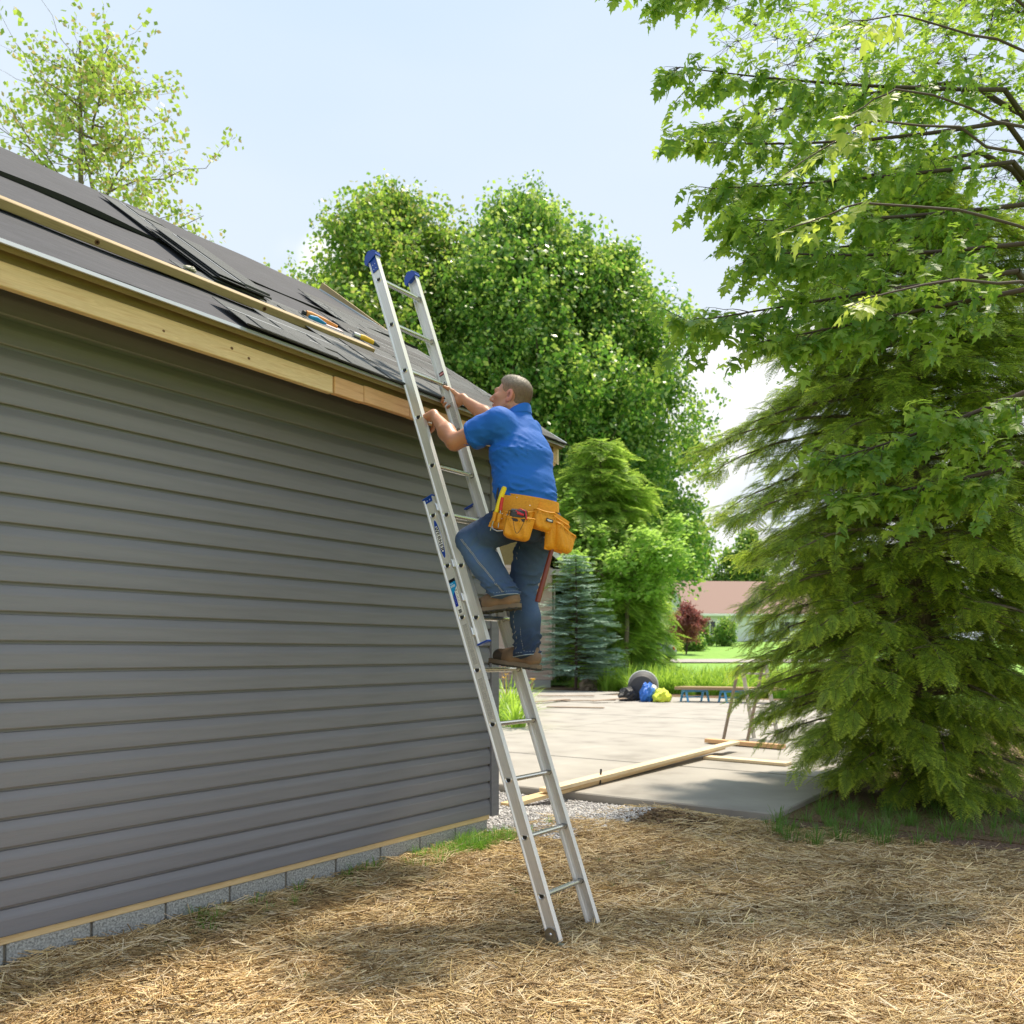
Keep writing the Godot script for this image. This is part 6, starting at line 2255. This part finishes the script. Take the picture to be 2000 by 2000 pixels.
# ---- tool belt and what hangs in it ----
func pouch_shell(tl: Vector3, tr: Vector3, br: Vector3, bl: Vector3, out: Vector3, depth: float, dip: float, mouth: float) -> MB:
	var b := MB.new()
	var down := ((bl + br) - (tl + tr)).normalized()
	var f := func(u: float, w: float) -> Vector3:
		var p := tr.lerp(tl, u).lerp(br.lerp(bl, u), w)
		var edge := clampf(sin(u * PI) * 2.2, 0.0, 1.0)
		var round_ := sqrt(maxf(0.0, 1.0 - pow(maxf(0.0, (w - 0.78) / 0.22), 2.0)))
		p += down * dip * 4.0 * u * (1.0 - u) * (1.0 - w) * (1.0 - w)
		p -= down * 0.018 * pow(absf(2.0 * u - 1.0), 5.0) * smoothstep(0.7, 1.0, w)
		return p + out * (0.003 + depth * pow(edge, 0.6) * round_ * lerpf(mouth, 1.0, smoothstep(0.0, 0.5, w))) + out * 0.0025 * sin(u * 17.0 + w * 9.0) * edge
	b.grid(26, 20, f)
	b.grid(26, 20, func(u, w): return (f.call(1.0 - u, w) as Vector3) - out * 0.0035)  # the inside of the leather
	return b


func pouch(o: Node3D, called: String, tl: Vector3, tr: Vector3, br: Vector3, bl: Vector3, out: Vector3, depth: float, dip: float, m: Material, with_back := 0.0, mouth := 0.8) -> MeshInstance3D:
	var b := pouch_shell(tl, tr, br, bl, out, depth, dip, mouth)
	var down := ((bl + br) - (tl + tr)).normalized()
	if with_back > 0.0:
		var rise := -down * with_back
		for e in 2:
			var q := out * (0.0 if e == 0 else -0.004)
			if e == 0: b.quad(bl + q, br + q, tr + rise + q, tl + rise + q)
			else: b.quad(br + q, bl + q, tl + rise + q, tr + rise + q)
	var p := part(called, b, m, o)
	var rim := []
	var st := []
	var st2 := []
	for i in 27:
		var u := i / 26.0
		var edge := clampf(sin(u * PI) * 2.2, 0.0, 1.0)
		var q := tr.lerp(tl, u) + down * dip * 4.0 * u * (1.0 - u)
		var k := 0.003 + depth * pow(edge, 0.6) * mouth
		rim.append(q + out * k)
		st.append(q + down * 0.010 + out * (k + 0.003))
		st2.append(q + down * 0.017 + out * (k + 0.0036))
	b = MB.new()
	b.tube(rim, range(27).map(func(_i): return 0.0042), 6)
	part("rim", b, m, p)
	b = MB.new()
	for l in [st, st2]:
		for i in range(2, 24): 
			if i % 2 == 0: b.tube([l[i], l[i + 1]], [0.0008, 0.0008], 4)
	part("stitching", b, M.thread_dark, p)
	return p


func belt() -> void:
	rng.seed = 701
	M.leather = tri_mat(ntex(0.03, [[0.0, 0.58, 0.22, 0.006], [0.45, 0.70, 0.29, 0.008], [0.75, 0.76, 0.335, 0.012], [1.0, 0.64, 0.26, 0.01]], 70, 5), Vector3(5, 5, 5), 0.6, false, ntex(0.15, [], 71, 4), 0.12)
	M.thread_dark = mat(0.14, 0.05, 0.01, 0.8)
	var o := thing("tool_belt", "yellow-tan leather tool belt with hanging pouches round the man's hips", "tool belt", ROOT)
	var V := func(x: float, y: float, z: float) -> Vector3: return Vector3(x, y, z) - ROOT
	var b := MB.new()
	for e in 2:
		b.grid(60, 3, func(u, w):
			var a: float = -u * TAU if e == 0 else u * TAU
			var x := cos(a) * 0.192
			var z := sin(a) * 0.158
			var r := 1.0 if e == 0 else 0.975
			return V.call(3.88 + x * r, 2.315 - 0.055 * w - 0.18 * z, -2.652 + z * r))
	part("strap", b, M.leather, o)
	var o1 := Vector3(-0.88, 0, 0.30).normalized()
	var o2 := Vector3(-0.68, 0, 0.73).normalized()
	var o3 := Vector3(-0.35, 0.05, 0.93).normalized()
	var big := pouch(o, "pouch", V.call(3.655, 2.235, -2.690), V.call(3.722, 2.205, -2.497), V.call(3.705, 2.072, -2.528), V.call(3.634, 2.142, -2.735), o1, 0.034, 0.022, M.leather, 0.075, 0.9)
	var pk := pouch(o, "pocket", V.call(3.622, 2.180, -2.610), V.call(3.676, 2.158, -2.468), V.call(3.662, 2.040, -2.500), V.call(3.615, 2.074, -2.628), o1, 0.046, 0.006, M.leather, 0.0, 0.95)
	var p2 := pouch(o, "pouch", V.call(3.722, 2.222, -2.505), V.call(3.806, 2.200, -2.432), V.call(3.784, 2.098, -2.450), V.call(3.708, 2.125, -2.518), o2, 0.036, 0.008, M.leather, 0.045, 0.95)
	var p3 := pouch(o, "pouch", V.call(3.784, 2.205, -2.470), V.call(3.930, 2.140, -2.425), V.call(3.888, 2.003, -2.440), V.call(3.780, 2.020, -2.480), o3, 0.030, 0.006, M.leather, 0.035, 0.9)
	pouch(o, "pocket", V.call(3.812, 2.158, -2.435), V.call(3.942, 2.085, -2.395), V.call(3.893, 1.990, -2.402), V.call(3.815, 2.018, -2.430), o3, 0.034, 0.010, M.leather, 0.0, 0.85)
	# loops for tools on the big pouch, rivets, the maker's patch
	for k in 2:
		b = MB.new()
		var a: Vector3 = V.call([3.634, 3.637][k], [2.205, 2.195][k], [-2.676, -2.650][k]) + o1 * 0.030
		b.tube([a, a + Vector3(-0.004, -0.045, -0.008)], [0.0125, 0.010], 10)
		part("tool_loop", b, M.leather, big)
	for q in [[3.690, 2.285, -2.590, 0.002], [3.712, 2.235, -2.515, 0.030], [3.645, 2.195, -2.640, 0.036], [3.650, 2.170, -2.645, 0.038], [3.660, 2.190, -2.618, 0.036]]:
		b = MB.new()
		b.ball(V.call(q[0], q[1], q[2]) + o1 * q[3], Vector3(0.003, 0.003, 0.003), 8, 5)
		part("rivet", b, M.alu_bright, big)
	b = MB.new()
	var bx := o2.cross(Vector3.UP).normalized() * -1.0
	var pb := Basis(-bx, Vector3.UP, (-bx).cross(Vector3.UP)).orthonormalized()
	if pb.z.dot(o2) < 0: pb = Basis(bx, Vector3.UP, bx.cross(Vector3.UP)).orthonormalized()
	pb = pb * Basis(Vector3(0, 0, 1), -0.28)
	var pc: Vector3 = V.call(3.772, 2.158, -2.454) + o2 * 0.0415
	b.box(Vector3(0.038, 0.017, 0.0024), Vector3.ZERO, 0.0006)
	var patch := part("patch", b, M.black, p2, Transform3D(pb, pc))
	b = MB.new()
	b.box(Vector3(0.028, 0.0045, 0.0006), Vector3(0, 0.0012, 0.0015))
	b.box(Vector3(0.020, 0.0018, 0.0006), Vector3(0.001, -0.0035, 0.0015))
	part("woven_mark", b, M.white, patch)
	# tools: each stays a thing of its own
	var hmr := thing("hammer", "hammer hanging head-up in the rear pouch, dark red wooden handle below", "hammer", Vector3(3.825, 2.045, -2.455))
	b = MB.new()
	b.tube([Vector3(0.01, 0.06, 0.0), Vector3(-0.005, -0.03, -0.006), Vector3(-0.040, -0.17, -0.028), Vector3(-0.066, -0.275, -0.046), Vector3(-0.072, -0.300, -0.050)], [0.012, 0.0125, 0.0145, 0.017, 0.015], 12, true, 0.75)
	part("handle", b, mat(0.17, 0.028, 0.010, 0.32), hmr)
	b = MB.new()
	b.box(Vector3(0.03, 0.03, 0.11), Vector3(0.012, 0.055, -0.012), 0.006)
	part("head", b, M.steel, hmr)
	var cut := thing("wire_stripper", "yellow-handled tool in the front loop of the tool belt, steel jaws below", "pliers", Vector3(3.637, 2.23, -2.665) + o1 * 0.030)
	b = MB.new()
	b.tube([Vector3(-0.003, -0.025, -0.006), Vector3(0.002, 0.02, 0.008), Vector3(0.007, 0.065, 0.022), Vector3(0.011, 0.095, 0.034), Vector3(0.012, 0.104, 0.038)], [0.011, 0.0125, 0.0135, 0.0135, 0.009], 12)
	part("handle", b, mat(0.80, 0.60, 0.01, 0.35), cut)
	b = MB.new()
	b.tube([Vector3(-0.003, -0.025, -0.006), Vector3(-0.008, -0.075, -0.022), Vector3(-0.012, -0.118, -0.038)], [0.0035, 0.003, 0.0025], 6)
	b.tube([Vector3(-0.012, -0.095, -0.026), Vector3(-0.016, -0.112, -0.018), Vector3(-0.010, -0.124, 0.006), Vector3(0.006, -0.122, 0.030)], [0.003, 0.003, 0.003, 0.0025], 6)
	part("shank", b, M.steel, cut)
	var rd := thing("screwdriver", "red-handled screwdriver in the loop beside the yellow tool", "screwdriver", Vector3(3.643, 2.245, -2.645) + o1 * 0.034)
	b = MB.new()
	b.tube([Vector3(-0.001, -0.032, -0.003), Vector3(0, 0.0, 0), Vector3(0.002, 0.034, 0.006)], [0.0085, 0.0095, 0.009], 10)
	part("handle", b, mat(0.55, 0.012, 0.012, 0.3), rd)
	b = MB.new()
	b.tube([Vector3(-0.001, -0.03, -0.003), Vector3(-0.006, -0.12, -0.015)], [0.003, 0.003], 6)
	part("shank", b, M.steel, rd)
	var pn := thing("pencil", "black pen standing in the front of the tool belt", "pen", Vector3(3.668, 2.30, -2.700))
	b = MB.new()
	b.tube([Vector3(0, -0.05, -0.004), Vector3(0, 0.02, 0.0), Vector3(0.002, 0.045, 0.003)], [0.006, 0.006, 0.003], 8)
	part("barrel", b, M.black, pn)
	var mm := thing("multimeter", "black multimeter with red leads in the front pocket of the tool belt", "multimeter")
	mm.transform = Transform3D(Basis(Vector3(-0.32, 0.13, -0.94).normalized(), Vector3.UP, Vector3(-0.32, 0.13, -0.94).normalized().cross(Vector3.UP)).orthonormalized(), Vector3(3.647, 2.168, -2.542) + o1 * 0.030)
	b = MB.new()
	b.box(Vector3(0.088, 0.07, 0.034), Vector3(0, 0.006, 0), 0.008)
	b.box(Vector3(0.06, 0.03, 0.004), Vector3(0, 0.012, -0.019), 0.002)
	part("case", b, mat(0.022, 0.022, 0.025, 0.35), mm)
	b = MB.new()
	b.tube([Vector3(-0.050, -0.01, -0.018), Vector3(-0.042, 0.030, -0.022), Vector3(-0.010, 0.042, -0.020), Vector3(0.01, 0.03, -0.024), Vector3(-0.02, 0.018, -0.027)], [0.003, 0.003, 0.003, 0.003, 0.003], 6)
	b.tube([Vector3(-0.035, 0.012, -0.025), Vector3(0.0, 0.018, -0.026)], [0.006, 0.0055], 8)
	part("red_lead", b, mat(0.6, 0.015, 0.03, 0.35), mm)
	b = MB.new()
	var loop := []
	for i in 21:
		var u := i / 20.0
		loop.append(Vector3(lerpf(-0.050, 0.018, u), 0.0 - 0.085 * sin(u * PI), -0.034 - 0.008 * sin(u * PI)))
	b.tube(loop, range(21).map(func(_i): return 0.0013), 5)
	b.tube([Vector3(0.03, 0.03, -0.02), Vector3(0.045, 0.028, -0.026), Vector3(0.05, 0.0, -0.025)], [0.0025, 0.0025, 0.0025], 6)
	part("black_lead", b, M.black, mm)
